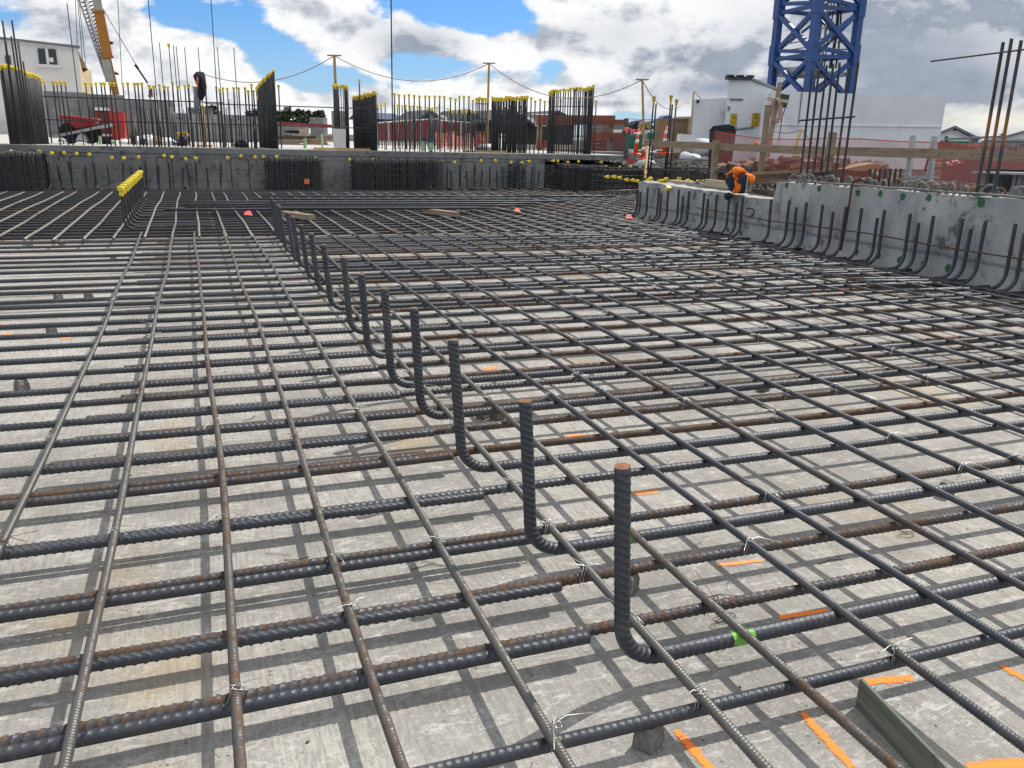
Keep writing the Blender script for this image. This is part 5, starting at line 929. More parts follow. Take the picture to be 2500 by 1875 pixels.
for k in range(9): x = a[0] + (c[0] - a[0]) * k / 8; b.tube([(x, Yt + 2, .7), (x, Yt + 2, a[2] + .5 * math.sin(k))], .012, 4, False)
for k in range(7): z = .75 + k * .12; b.tube([(a[0], Yt + 2, z), (c[0], Yt + 2, z)], .010, 4, False)
obj('mesh_infill', b, 'deep_red', e)
wallbox('site_hoarding', 1440, 1525, 334, 0, 25.5, 'hoarding', 'dull red hoarding behind the terracotta gantry', 'hoarding', .1, .5); wallbox('grey_house', 1497, 1530, 301, 0, 58, 'house_grey', 'grey house wall seen through the terracotta frame', 'house', 4, .4)
b = MB(); a, c = at(1452, 371, Y=20.5), at(1542, 379, Y=20.5); b.box(((a[0] + c[0]) / 2, 20.9, a[2] - .05), (c[0] - a[0], 1.0, .12)); b.box(((a[0] + c[0]) / 2, 20.38, a[2] - .14), (c[0] - a[0], .05, .16)); obj('steel_platform', b, 'grey_metal', label='low grey steel platform beyond the right end of the slab', cat='platform')
def post(px, pt, pb, w, D, m, label, name='timber_post', lean=None, h_extra=0):
    t = at(px[0], pt, D=D); bt = at(px[1], pb, D=D); wd = w * D / F_PX; b = MB(); b.beam(bt, t, wd, wd * .8, (0, 1, 0)); return obj(name, b, m, label=label, cat='post')
post((1529, 1528), 290, 388, 9.5, 17.5, 'timber_dark', 'dark weathered timber post with a red flag right of the slab')
b = MB(); b.prism(poly_at([(1523, 312), (1536, 312), (1530, 326)], D=17.2), (0, .02, .004)); obj('flag', b, 'pink_tag', label='red triangular flag on the dark timber post', cat='flag')
b = MB(); b.prism([at(1524 + 6, 312, D=17.1), at(1548, 316, D=17.1), at(1575, 320, D=17.1), at(1575, 321, D=17.1), at(1548, 317.5, D=17.1)], (0, .01, .002)); 
for x in (1540, 1545, 1566): b.prism([at(x, 315, D=17.05), at(x + 5, 316, D=17.05), at(x + 3, 331, D=17.05), at(x, 328, D=17.05)], (0, .01, .002))
obj('bunting', b, 'pink_tag', label='pink bunting tape fluttering between the dark post and the yellow pole', cat='tape')
# traffic cones
def cone(px, pt, pb, pw, D, label, lean=0.0):
    t, q = at(px, pt, D=D), at(px, pb, D=D); h = t[2] - q[2]; R = pw * D / F_PX / 2; e = empty('traffic_cone', q, label, 'traffic cone'); e.rotation_euler = (0, lean, .3); o = q
    b = MB(); b.lathe([(R, 0), (R, h * .05), (R * .92, h * .06)], o, 4); b.v = [v - 0 for v in b.v]; obj('base', b, 'cone_orange', e)
    r = lambda s: R * .62 * (1 - s) + R * .14 * s
    b = MB(); b.lathe([(r(.05), h * .06), (r(.5), h * .5), (r(1), h)], o, 14); obj('body', b, 'cone_orange', e, True)
    for s0, s1 in ((.42, .56), (.70, .84)): b = MB(); b.lathe([(r(s0) + .006, h * s0), (r(s1) + .006, h * s1)], o, 14); obj('band', b, 'cone_white', e, True)
cone(1551, 312, 378, 21, 17.0, 'leaning orange traffic cone with white bands, left of three', .10); cone(1569, 338, 388, 20, 16.5, 'faded orange cone half hidden behind the yellow pole'); cone(1623, 308, 376, 33, 20.0, 'upright orange traffic cone on a square base before the plywood box')
b = MB(); b.tube([at(1582, 357, D=15.2), at(1575, 435, D=14.2)], .022, 6); obj('stake', b, 'timber_yellow', label='slanting yellow stake stuck in the ground by the cones', cat='stake')
b = MB(); b.puff([at(x, y, D=15.5) for x, y in ((1525, 391), (1540, 389), (1556, 391), (1548, 395), (1530, 395))], (0, .3, 1), .03); obj('plastic_scrap', b, 'red_metal', label='crumpled red plastic lying on the gravel', cat='scrap')
b = MB(); b.puff([at(x, y, D=15.2) for x, y in ((1548, 405), (1562, 391), (1580, 388), (1598, 393), (1600, 402), (1575, 408))], (0, 1, 0), .15); obj('plastic_sheet', b, 'tarp', label='grey plastic sheet crumpled at the foot of the cones', cat='sheet', smooth=True)
for k, (x1, y1, x2, y2) in enumerate([(1540, 370, 1590, 384), (1556, 366, 1600, 372), (1538, 366, 1570, 366), (1590, 372, 1612, 366)]):
    b = MB(); b.beam(at(x1, y1, D=18.5), at(x2, y2, D=18), .1, .02); obj('plank', b, 'white_sheet', label='pale plank lying on the gravel behind the cones', cat='plank', group='pale planks behind the cones')
# excavator arm
D_ = 30; X = lambda x, y: at(*zz(x, y), D=D_); e = empty('excavator', at(1590, 335, D=D_), 'dark blue excavator arm bent over behind the cones', 'excavator')
def slab_(pts, t, m, name): b = MB(); b.prism([X(*p) for p in pts], (0, t, 0)); return obj(name, b, m, e)
slab_([(325, 870), (345, 815), (400, 770), (470, 755), (520, 770), (500, 820), (560, 845), (700, 820), (800, 795), (800, 845), (640, 868), (480, 885), (400, 905), (350, 900)], .5, 'navy', 'boom'); slab_([(500, 790), (560, 765), (700, 752), (760, 700), (830, 692), (840, 760), (720, 775), (600, 785), (540, 800)], .35, 'crane_blue', 'arm')
slab_([(300, 905), (330, 860), (370, 880), (350, 940), (310, 950)], .6, 'dark_metal', 'bucket'); b = MB(); b.tube([X(420, 800), X(620, 770)], .06, 6); obj('cylinder', b, 'galv', e)
for p in ((540, 832), (440, 838)): b = MB(); b.tube([X(*p) + np.array((0, -.05, 0)), X(*p) + np.array((0, .3, 0))], .1, 8); obj('pin', b, 'timber_yellow', e)
# white hut with green screen, plywood box, wrapped pallet
a, c = at(*zz(490, 875), Y=30), at(*zz(800, 880), Y=30); e = empty('site_hut', (a[0], 30, .6), 'low white hut with a green screen behind the cones', 'hut'); b = MB(); b.box(((a[0] + c[0]) / 2, 31.5, (a[2] + .6) / 2), (c[0] - a[0], 3, a[2] - .6)); obj('wall', b, 'white_paint', e); p, q = at(*zz(535, 915), Y=29.95), at(*zz(690, 1000), Y=29.95); b = MB(); b.box(((p[0] + q[0]) / 2, 29.95, (p[2] + q[2]) / 2), (q[0] - p[0], .06, p[2] - q[2])); obj('screen', b, 'green_mesh', e)
wallbox('green_screen', 1537, 1578, 327, 0, 27, 'green_mesh', 'green debris screen behind the left cone', 'screen', .08, .55)
e = empty('plywood_box', at(*zz(940, 1180), Y=21.5), 'tall brown plywood box standing beyond the cones', 'box'); a, c = at(*zz(800, 735), Y=21.5), at(*zz(1075, 722), Y=21.5); m_ = at(*zz(880, 728), Y=21.5)
b = MB(); b.prism([(m_[0], 21.5, .62), (c[0], 21.5, .62), (c[0], 21.5, c[2]), (m_[0], 21.5, m_[2])], (0, .04, 0)); b.prism([(m_[0], 21.5, .62), (m_[0], 21.5, m_[2]), (a[0], 22.3, a[2]), (a[0], 22.3, .62)], (.04, .02, 0)); b.prism([(c[0], 21.5, .62), (c[0], 22.5, .62), (c[0], 22.5, c[2]), (c[0], 21.5, c[2])], (-.04, 0, 0)); obj('panel', b, 'brown_ply', e); b = MB(); b.beam((m_[0], 21.47, m_[2]), (c[0], 21.47, c[2]), .06, .06); b.beam((c[0] - .03, 21.46, .65), (c[0] - .03, 21.46, c[2]), .06, .07, (0, 1, 0)); obj('batten', b, 'timber_pale', e)
a, c = at(*zz(860, 975), D=19), at(*zz(1110, 1180), D=19); b = MB(); b.box(((a[0] + c[0]) / 2, a[1], (c[2] + at(*zz(900, 1090), D=19)[2]) / 2), (abs(c[0] - a[0]) * .8, .6, abs(at(*zz(900, 1090), D=19)[2] - c[2]))); obj('ply_crate', b, 'timber_pale', label='pale plywood crate behind the timber rail', cat='crate'); b = MB(); b.beam(at(*zz(930, 985), D=18.6), at(*zz(1115, 1005), D=18.6), .5, .18); obj('white_beam', b, 'white_sheet', label='pale squared beam lying on the plywood crate', cat='beam')
b = MB(); b.puff([at(*zz(x, y), D=17) for x, y in ((1110, 1010), (1180, 985), (1290, 990), (1355, 1010), (1360, 1120), (1350, 1240), (1250, 1215), (1180, 1235), (1120, 1170))], (0, 1, 0), .35); obj('wrapped_pallet', b, 'tarp', label='pallet wrapped in crumpled grey plastic beside the wheelie bin', cat='pallet', smooth=True)
b = MB(); b.puff([at(*zz(x, y), D=16.5) for x, y in ((940, 1250), (990, 1180), (1060, 1170), (1120, 1195), (1200, 1200), (1180, 1245), (1060, 1255))], (0, 1, .2), .2); obj('tarpaulin', b, 'tarp', label='low grey tarpaulin heap on the gravel behind the rail', cat='tarpaulin', smooth=True)
# ------------------------------------------------------------------ white building
YW = 19.6; e = empty('white_building', at(1800, 400, Y=YW), 'big windowless white building with a stepped roofline behind the timber rail', 'building'); WZ = .5
W_ = lambda x, y, dy=0: at(x, y, Y=YW + dy)
def face(name, pts, dep, m='white_paint'): b = MB(); b.prism(pts, (.66 * dep, .75 * dep, 0)); return obj(name, b, m, e)
a, c = W_(1695, 242.5, .5), W_(1776, 236.5, .5); q = [(a[0], YW + .5, WZ), (c[0] + .3, YW + .5, WZ), (c[0] + .3, YW + .5, c[2]), (a[0], YW + .5, a[2])]; face('low_wing', q, 2.2)
p1, p2, p3 = W_(1779, 194), W_(1828, 195), W_(1891, 220); q = [(p1[0], YW, WZ), (p3[0], YW, WZ), p3, p2, p1]; face('tower_wing', q, 3)
b = MB(); b.beam(p1 + np.array((-.1, -.05, .03)), p2 + np.array((.02, -.05, .03)), .14, .08); 
for p in (p1, (p1 + p2) / 2, p2): b.box(np.array(p) + np.array((0, -.05, .08)), (.16, .14, .06))
obj('roof_flashing', b, 'dark_metal', e); b = MB(); b.beam(p2 + np.array((0, -.04, .03)), p3 + np.array((.05, -.04, .02)), .12, .05); obj('roof_edge', b, 'grey_metal', e); b = MB(); b.beam(p3 + np.array((0, -.08, .0)), p3 + np.array((0, -.08, -.22)), .05, .05, (0, 1, 0)); obj('downpipe', b, 'dark_metal', e)
a, c = at(1893, 222, Y=17.6), at(2311, 236, Y=12.9); 
# the long wall comes forward to the right
m_ = at(1958, 222, Y=18.2); d_ = at(2311, 236.5, Y=16.2); a = at(1890, 222, Y=18.6)
b = MB(); b.prism([(a[0], a[1], WZ), (d_[0], d_[1], WZ), d_, a], (.5, .9, 0)); obj('long_wall', b, 'white_paint', e)
un = np.array([d_[0] - a[0], d_[1] - a[1], 0]); un /= np.linalg.norm(un); nn = np.array([un[1], -un[0], 0])
zl = at(2100, 308, Y=17.2)[2]; b = MB(); b.beam(np.array((a[0], a[1], zl)) + nn * .012, np.array((d_[0], d_[1], zl + .02)) + nn * .012, .024, .03); obj('wall_ledge', b, 'white_paint', e)
b = MB(); b.beam(np.array((m_[0], m_[1], zl)) + nn * .01, np.array((m_[0], m_[1], m_[2] - .03)) + nn * .01, .03, .03, tuple(nn)); obj('wall_joint', b, 'grey_metal', e)
b = MB(); b.beam(W_(1783, 242.5, -.02), W_(1814, 243, -.02), .03, .04); obj('panel_joint', b, 'house_grey', e)
p, q = W_(1777, 260, -.02), W_(1782, 269, -.02); b = MB(); b.box((p + q) / 2, (.05, .05, .1)); obj('vent', b, 'grey_metal', e); p, q = W_(1702, 245, .47), W_(1706, 250, .47); b = MB(); b.box((p + q) / 2, (.06, .06, .07)); obj('vent', b, 'dark_metal', e)
b = MB(); b.tube([W_(1840, 311, -.05), W_(1805, 316, -.25)], .03, 8); obj('pipe', b, 'grey_metal', e)
# caution signs
def sign(tl, tr, bl, br, Y, label):
    P = [at(*q, Y=Y) for q in (tl, tr, br, bl)]; P[0][0], P[3][0] = (P[0][0] + P[3][0]) / 2, (P[0][0] + P[3][0]) / 2; P[1][0], P[2][0] = (P[1][0] + P[2][0]) / 2, (P[1][0] + P[2][0]) / 2
    zt, zb_ = (P[0][2] + P[1][2]) / 2, (P[2][2] + P[3][2]) / 2; x0, x1 = P[0][0], P[1][0]; w, h = x1 - x0, zt - zb_; cx = (x0 + x1) / 2
    e = empty('caution_sign', (cx, Y, zb_), label, 'sign', 'caution signs on the white wall'); b = MB(); b.box((cx, Y, (zt + zb_) / 2), (w, .012, h)); obj('panel', b, 'sign_yellow', e)
    yf = Y - .009; b = MB(); t = w * .035
    b.box((cx, yf, zt - t), (w - 2 * t, .004, t)); b.box((cx, yf, zb_ + t), (w - 2 * t, .004, t)); b.box((x0 + t, yf, (zt + zb_) / 2), (t, .004, h - 4 * t)); b.box((x1 - t, yf, (zt + zb_) / 2), (t, .004, h - 4 * t)); obj('border', b, 'ink', e)
    R = w * .36; tc = zt - h * .30; tri = [(cx + R * math.sin(a) * 1.0, yf, tc + R * math.cos(a) * 1.05) for a in (0, 2.094, 4.189)]; b = MB()
    for i in range(3): b.beam(tri[i], tri[(i + 1) % 3], .004, w * .065, (0, 1, 0)) if 0 else b.tube([tri[i], tri[(i + 1) % 3]], w * .032, 6)
    obj('triangle', b, 'ink', e); b = MB(); s_ = R; b.prism([(cx + s_ * .10, yf, tc + s_ * .55), (cx - s_ * .22, yf, tc + s_ * .0), (cx - s_ * .02, yf, tc + s_ * .02), (cx - s_ * .12, yf, tc - s_ * .42), (cx + s_ * .22, yf, tc + s_ * .17), (cx + s_ * .03, yf, tc + s_ * .15)], (0, -.004, 0)); obj('bolt', b, 'ink', e)
    Rm = np.array([[1, 0, 0], [0, 0, -1], [0, 1, 0]])
    text('lettering', 'CAUTION', (cx, yf, zb_ + h * .37), Rm, w * .21, 'ink', e); text('lettering', 'HIGH', (cx, yf, zb_ + h * .24), Rm, w * .14, 'ink', e); text('lettering', 'VOLTAGE', (cx, yf, zb_ + h * .13), Rm, w * .14, 'ink', e)
sign((1786, 277), (1800.5, 277.5), (1782.5, 309), (1796, 309.5), YW - .02, 'narrow yellow caution sign on the white wall, above the wheelie bin'); sign((1839.5, 276), (1856.5, 277), (1834, 308), (1852, 309), YW - .025, 'wider yellow caution sign on the white wall, beside the tall timber post')
# ------------------------------------------------------------------ blue tower crane
DC = 27.0; e = empty('tower_crane', at(1998, 400, D=DC), 'blue lattice mast of a tower crane rising behind the white building', 'tower crane')
base = at(1980, 190, D=DC); a_ = 1.20; fw = RC[2].copy(); fw[2] = 0; fw /= np.linalg.norm(fw); rt = np.array([fw[1], -fw[0], 0]); ph = .36
near = -fw * math.cos(ph) - rt * math.sin(ph); side = rt * math.cos(ph) - fw * math.sin(ph)
legs = {'l': base - side * a_, 'n': base + near * a_, 'r': base + side * a_, 'f': base - near * a_}
Zt = 9.2
def lp(k, z): p = legs[k].copy(); p[2] = z; return p
for k in 'lnrf': b = MB(); b.beam(lp(k, .5), lp(k, Zt), .21 if k != 'f' else .15, .21 if k != 'f' else .15, tuple(near + side)); obj('mast_leg', b, 'crane_blue', e)
zc = [at(1970, y, D=DC - 1)[2] for y in (187, 137, 130, 37, 25)]
z_pl, z_a, z_b = at(1960, 182, D=DC)[2], at(1960, 140, D=DC)[2], at(1960, 30, D=DC)[2]; ph_ = z_b - z_a
for (p, q) in (('l', 'n'), ('n', 'r'), ('r', 'f'), ('f', 'l')):
    for k in range(-2, 4):
        z0, z1 = z_a + k * ph_ + .12, z_a + (k + 1) * ph_ - .12
        if z0 < .4: z0 = .4
        if z1 < .9: continue
        bw = .13 if 'f' not in (p, q) else .07
        for (u0, u1, of) in ((z0, z1, 0), (z1, z0, .07)): b = MB(); b.beam(lp(p, u0) + near * of, lp(q, u1) + near * of, bw, bw); obj('brace', b, 'crane_blue', e)
        for dz in (-.08, .20) if 'f' not in (p, q) else (.0,): b = MB(); b.beam(lp(p, z0 - .12 + dz), lp(q, z0 - .12 + dz * .2), .12, .11); obj('cross_beam', b, 'crane_blue', e)
for z in (z_a, z_b, z_b + ph_):
    for k in 'lnr': b = MB(); b.beam(lp(k, z - .25) , lp(k, z + .35), .26, .26, tuple(near + side)); obj('leg_joint', b, 'crane_blue', e)
b = MB(); q = [lp(k, z_pl) * .96 + lp('n' if k == 'f' else 'f' if k == 'n' else 'r' if k == 'l' else 'l', z_pl) * .04 for k in 'lnrf']; b.prism([p + np.array((0, 0, -.06)) for p in q], (0, 0, .12)); b.prism([p + np.array((0, 0, .06)) for p in q[:2]] + [p + np.array((0, 0, .2)) for p in q[1::-1]], tuple(near * .02)); obj('platform', b, 'galv', e)
b = MB(); ml = (lp('n', 0) * .42 + lp('f', 0) * .58) + side * .05
for s in (-.2, .2): b.tube([(ml + side * s) * np.array((1, 1, 0)) + np.array((0, 0, z_pl)), (ml + side * s) * np.array((1, 1, 0)) + np.array((0, 0, Zt))], .025, 6)
for z in np.arange(z_pl + .2, Zt, .3): b.tube([(ml - side * .2) * np.array((1, 1, 0)) + np.array((0, 0, z)), (ml + side * .2) * np.array((1, 1, 0)) + np.array((0, 0, z))], .015, 5)
obj('ladder', b, 'galv', e)
b = MB()
for z in (z_a + .35, z_a + .15):
    for (p, q) in (('l', 'n'), ('n', 'r')): b.tube([lp(p, z), lp(q, z + .05)], .02, 5)
obj('hand_rail', b, 'galv', e); b = MB()
for s, r in ((.55, .05), (.68, .03), (.3, .02), (.38, .02)):
    p = lp('n', 0) * .3 + lp('f', 0) * .7 + side * s; g = [p * np.array((1, 1, 0)) + np.array((.05 * math.sin(z * 2 + s * 9), 0, z)) for z in np.linspace(z_a - .3, Zt, 14)]; b.tube(g, r, 6)
obj('power_cable', b, 'cable', e)
# ------------------------------------------------------------------ edge protection, posts, light
RL = lambda y: np.array((7.07 + (y - 5.8) * .046, y, 1.050))
def railpt(px, py):
    d = ray(px, py); # intersect with the rail's vertical plane x = 7.07 + (y-5.8)*.046
    t = (7.07 - 5.8 * .046) / (d[0] - .046 * d[1]); return CAM + d * t
rails = [((1573, 349), (1945, 366.5), 0), ((1934, 366), (2309, 376), -.03), ((2306, 375.5), (2620, 384), -.028)]
for k, (p, q, off) in enumerate(rails):
    a, c = railpt(*p), railpt(*q); b = MB(); b.beam(a + np.array((off, 0, 0)), c + np.array((off + (.002 if k == 2 else 0), 0, 0)), .038, .098); o = obj('rail_board', b, 'timber', label=['far timber rail board running from the yellow pole to the overlap', 'middle timber rail board in front of the seven tall bars', 'near timber rail board at the right edge, behind three tall bars'][k], cat='rail board', group='timber guard rail')
    L = np.linalg.norm(c - a)
    for s in (.02, .06, .10) if k == 1 else (.03, .10, .93): pc = a + (c - a) * s + np.array((off - .021, 0, random.uniform(-.02, .02))); n_ = MB(); n_.lathe([(.005, -.002), (.005, .002)], pc, 6, M=np.array(Matrix.Rotation(math.pi / 2, 3, 'Y'))); obj('nail_hole', n_, 'ink', o)
def rpost(t, bt, w, off, m, label):
    a, c = railpt(*t), railpt(*bt); wd = w * np.linalg.norm(a - CAM) / F_PX; b = MB(); b.beam(c + np.array((off, 0, 0)), a + np.array((off, 0, 0)), wd * .58, wd * .75, (1, 0, 0)); return obj('guard_post', b, m, label=label, cat='post')
rpost((1757, 343), (1748, 463), 17, -.06, 'timber', 'pale timber post in front of the rail beside the hanging hi-vis jacket'); rpost((1868, 256), (1850, 421), 15, .05, 'timber', 'tall timber post rising above the rail beside the wider caution sign')
rpost((2014, 322), (2000, 420), 20, .12, 'timber', 'timber post standing behind the seven tall bars')
for k, (t, bt) in enumerate([((2229, 331), (2216, 442)), ((2282, 333), (2270, 442))]):
    a, c = at(*t, X=7.5), at(*bt, X=7.5); b = MB(); b.beam(c, a, .05, .035, (1, 0, 0)); obj('steel_post', b, 'galv', label=['left galvanised steel post behind the rail', 'right galvanised steel post behind the rail'][k], cat='post')
b = MB(); b.beam(at(2222, 433, X=7.5), at(2268, 433, X=7.5), .03, .03); obj('steel_crossbar', b, 'galv', label='short steel crossbar between the two galvanised posts', cat='bar')
b = MB(); b.tube([at(2276, 347, X=7.7), at(2258, 420, X=7.7)], .012, 6); obj('red_rod', b, 'red_metal', label='red rod leaning beside the right galvanised post', cat='rod')
# floodlight post
DL = 13.5; zl_ = lambda x, y: (1770 + x * .09946, 180 + y * .09946)
e = empty('light_post', at(1868, 415, D=DL), 'leaning round timber post carrying a black floodlight and coiled rope', 'post'); b = MB(); b.tube([at(1866, 420, D=DL), at(*zl_(1350, 230), D=DL)], [.045, .038], 10); obj('shaft', b, 'timber', e); b = MB(); b.beam(at(*zl_(1035, 615), D=DL - .06), at(*zl_(1535, 680), D=DL - .06), .04, .05); obj('crosspiece', b, 'timber_pale', e)
e2 = empty('floodlight', at(*zl_(1480, 640), D=DL), 'black square floodlight fixed behind the leaning post', 'lamp'); b = MB(); b.prism([at(*zl_(x, y), D=DL + .05) for x, y in ((1370, 490), (1595, 520), (1520, 800), (1350, 770))], tuple(RC[2] * .08)); obj('housing', b, 'black_plastic', e2); b = MB(); b.tube([at(*zl_(1500, 800), D=DL), at(*zl_(1400, 1050), D=DL), at(*zl_(1370, 1300), D=DL), at(*zl_(1320, 1640), D=DL)], .008, 5, False); obj('lead', b, 'cable', e2)
b = MB(); g = np.random.default_rng(5)
for k in range(9):
    w = g.uniform(70, 150); top = g.uniform(590, 640); bot = g.uniform(1080, 1240); cx = g.uniform(1240, 1300)
    b.tube([at(*zl_(cx + w * math.sin(t) * (1 + .12 * math.sin(3 * t + k)), (top + bot) / 2 - (bot - top) / 2 * math.cos(t)), D=DL - .07 + .03 * math.sin(t + k)) for t in np.linspace(0, 6.283, 22)], .007, 5, False)
obj('rope_coil', b, 'rope', label='coil of pinkish rope hanging on the leaning light post', cat='rope')
# wheelie bin
e = empty('wheelie_bin', at(1765, 400, D=14.5), 'dark blue black wheelie bin behind the orange net', 'bin'); Dn = 14.5; a, c = at(*zz(1360, 880), D=Dn), at(*zz(1640, 880), D=Dn); w = c[0] - a[0]; cx = (a[0] + c[0]) / 2; cy = (a[1] + c[1]) / 2; zt = a[2]
b = MB(); b.lathe([(w * .56, .52), (w * .68, zt), (w * .70, zt + .01)], (cx, cy, 0), 4, 1, .9); obj('body', b, 'black_plastic', e); p, q = at(*zz(1338, 858), D=Dn), at(*zz(1665, 862), D=Dn); b = MB(); b.prism([p + np.array((0, 0, -.03)), q + np.array((0, 0, -.03)), q + np.array((-.03, 0, .03)), (p + q) / 2 + np.array((.1, 0, .07)), p + np.array((.05, 0, .035))], (.38, .45, 0)); obj('lid', b, 'navy', e); b = MB(); b.tube([q + np.array((.02, .1, -.02)), q + np.array((.02, .5, -.02))], .02, 6); obj('handle', b, 'black_plastic', e)
# orange barrier net along the right
tops = [at(1746, 321, D=13.2), at(1800, 330, D=13.0), at(1862, 339, D=12.6), at(1960, 340, D=12.2), at(2016, 338, D=12), at(2100, 339, D=11.6), at(2190, 345, D=11.2), at(2294, 348, D=10.8), at(2420, 356, D=10.4), at(2560, 366, D=10)]
bots = [p * np.array((1, 1, 0)) + np.array((0, 0, .50)) for p in tops]; net('barrier_net', tops, bots, 'net_orange', 'sagging orange barrier net stretched before the white building', 'net', 90, .03)
b = MB(); b.tube(tops, .006, 4, False); b.tube([bots[0], tops[0]], .008, 5); obj('net_cord', b, 'red_metal', label='red cord along the top of the orange barrier net', cat='cord')
# broken brick and soil heap behind the net
b = MB(); g = np.random.default_rng(9)
for k in range(420):
    px = g.uniform(1750, 2160); f_ = math.sin((px - 1750) / 410 * 3.1) ; D = g.uniform(12.8, 14.2); p = at(px, g.uniform(408 - 22 * f_, 428), D=D); b.box(p, (g.uniform(.06, .25), g.uniform(.06, .2), g.uniform(.03, .10)), np.array(Matrix.Rotation(g.uniform(-.7, .7), 3, 'X') @ Matrix.Rotation(g.uniform(0, 3), 3, 'Z')))
obj('rubble', b, 'rubble_brown', kind='stuff', label='heap of broken brick and timber scraps behind the orange net', cat='rubble')
b = MB(); b.prism([at(x, y, D=12.6) for x, y in ((2060, 413), (2098, 405), (2145, 398), (2150, 412), (2100, 418))], (0, .3, 0)); obj('broken_slab', b, 'brown_ply', label='tilted broken brown slab lying against the orange net', cat='slab')
p = at(1845, 349, X=7.15); b = MB(); b.puff([at(x, y, X=7.1) for x, y in ((1842, 349), (1845, 345), (1850, 345), (1852, 351), (1847, 355))], (1, 0, 0), .02); obj('orange_cap', b, 'hiviz', label='small orange cap on top of the timber rail', cat='cap')
for k, (x, y) in enumerate([(1927, 419), (1982, 421), (1999, 420)]): q = MB(); q.box(at(x, y, D=10.5), (.07, .07, .035)); obj('blue_block', q, 'blue_plastic', label='small blue plastic block behind the wall top loops', cat='block', group='blue plastic blocks')
b = MB()
for k, (x1, y1, x2, y2) in enumerate([(1840, 423, 2010, 416), (1800, 430, 2000, 432), (1850, 437, 2010, 440), (1870, 428, 2030, 422), (1820, 446, 1990, 440)]):
    b = MB(); b.beam(at(x1, y1, D=11), at(x2, y2, D=9.6), .06, .04); obj('scrap_board', b, 'timber_dark' if k % 2 else 'brown_ply', label='weathered board lying behind the low precast wall', cat='board', group='boards behind the low precast wall')
# yellow stand with a looped cable
b = MB(); b.tube([at(1955, 317, D=13), at(1947, 345, D=13), at(1937, 398, D=13)], .02, 6); obj('yellow_stand', b, 'cap_funnel', label='thin yellow stand holding a cable before the white wall', cat='stand'); b = MB(); b.tube(list(bez(at(1885, 319, D=13.2), at(1955, 317, D=13), .04, 8)) + [at(1962, 320, D=13), at(1972, 336, D=13), at(1985, 352, D=13)], .01, 5, False); obj('site_cable', b, 'rope', label='thin cable looped over the yellow stand', cat='cable')
# hi-vis jacket hung over the wall end
zj = lambda x, y: (1760 + x * .18987, 250 + y * .18987); XJ = 5.80
e = empty('hi_vis_jacket', at(1800, 478, X=5.8), 'orange and black hi-vis jacket draped over the low precast wall', 'jacket'); JP = lambda pts, dx=0: [at(*zj(x, y), X=XJ + dx) for x, y in pts]
b = MB(); b.puff(JP([(75, 960), (100, 890), (150, 840), (230, 825), (300, 860), (330, 900), (350, 960), (345, 1100), (310, 1170), (230, 1175), (150, 1160), (95, 1090), (75, 1020)], .06), (1, .2, 0), .09, 6); obj('black_cloth', b, 'navy', e, True)
b = MB(); b.puff(JP([(135, 880), (170, 830), (230, 822), (290, 850), (325, 895), (270, 905), (225, 940), (205, 1000), (165, 975), (165, 910)], -.03), (1, .2, 0), .05); obj('orange_hood', b, 'hiviz', e, True)
b = MB(); b.puff(JP([(225, 950), (270, 915), (320, 920), (345, 970), (340, 1060), (320, 1150), (300, 1170), (270, 1150), (305, 1085), (250, 1050), (222, 1000)], -.055), (1, .2, 0), .035); obj('black_panel', b, 'navy', e, True)
b = MB(); b.puff(JP([(80, 990), (100, 940), (135, 900), (160, 910), (170, 975), (200, 1010), (205, 1060), (180, 1130), (150, 1160), (95, 1090)], -.05), (1, .2, 0), .035); obj('black_panel', b, 'navy', e, True)
b = MB(); b.puff(JP([(190, 980), (230, 960), (225, 1010), (250, 1060), (305, 1085), (270, 1130), (215, 1170), (150, 1172), (190, 1120), (205, 1050)], -.04), (1, .2, 0), .04); obj('orange_panel', b, 'hiviz', e, True)
b = MB(); b.puff(JP([(320, 895), (380, 915), (425, 950), (430, 1010), (400, 1055), (350, 1060), (375, 1010), (360, 960), (300, 920), (250, 905)], .0), (1, .2, 0), .05); obj('orange_sleeve', b, 'hiviz', e, True)
b = MB(); b.puff(JP([(75, 975), (85, 920), (130, 880), (165, 890), (120, 925), (90, 985)], -.02), (1, .2, 0), .03); obj('orange_edge', b, 'hiviz', e, True)
b = MB(); b.puff(JP([(45, 1200), (60, 1165), (110, 1155), (165, 1185), (150, 1230), (95, 1255), (55, 1250)], -.03), (1, .2, 0), .04); obj('black_cuff', b, 'navy', e, True)
b = MB(); b.tube(JP([(345, 965), (338, 1040), (325, 1120), (315, 1170)], -.06), .006, 6); obj('reflective_tape', b, 'reflect', e)
# ------------------------------------------------------------------ far right: hoarding, timber, truck, trestle
b = MB(); a, c = at(2303, 384, D=15), at(2640, 388, D=14.4); b.beam(a + np.array((0, 0, -.16)), c + np.array((0, 0, -.16)), .08, .50); obj('red_hoarding', b, 'hoarding', label='low dusky red site hoarding under the rail at the right', cat='hoarding')
e = empty('beam_stack', at(2345, 418, D=15.5), 'stack of reddish brown timber beams beside the white wall end', 'timber')
for k, (x1, y1, x2, y2, m) in enumerate([(2292, 352, 2385, 362, 'terracotta'), (2292, 358, 2380, 366, 'terracotta'), (2290, 392, 2312, 393, 'red_metal'), (2288, 402, 2312, 403, 'timber'), (2288, 410, 2312, 412, 'terracotta'), (2288, 417, 2312, 418, 'timber')]): b = MB(); b.beam(at(x1, y1, D=15.6), at(x2, y2, D=15.2), .15, .06 if k < 2 else .05); obj('beam', b, m, e)
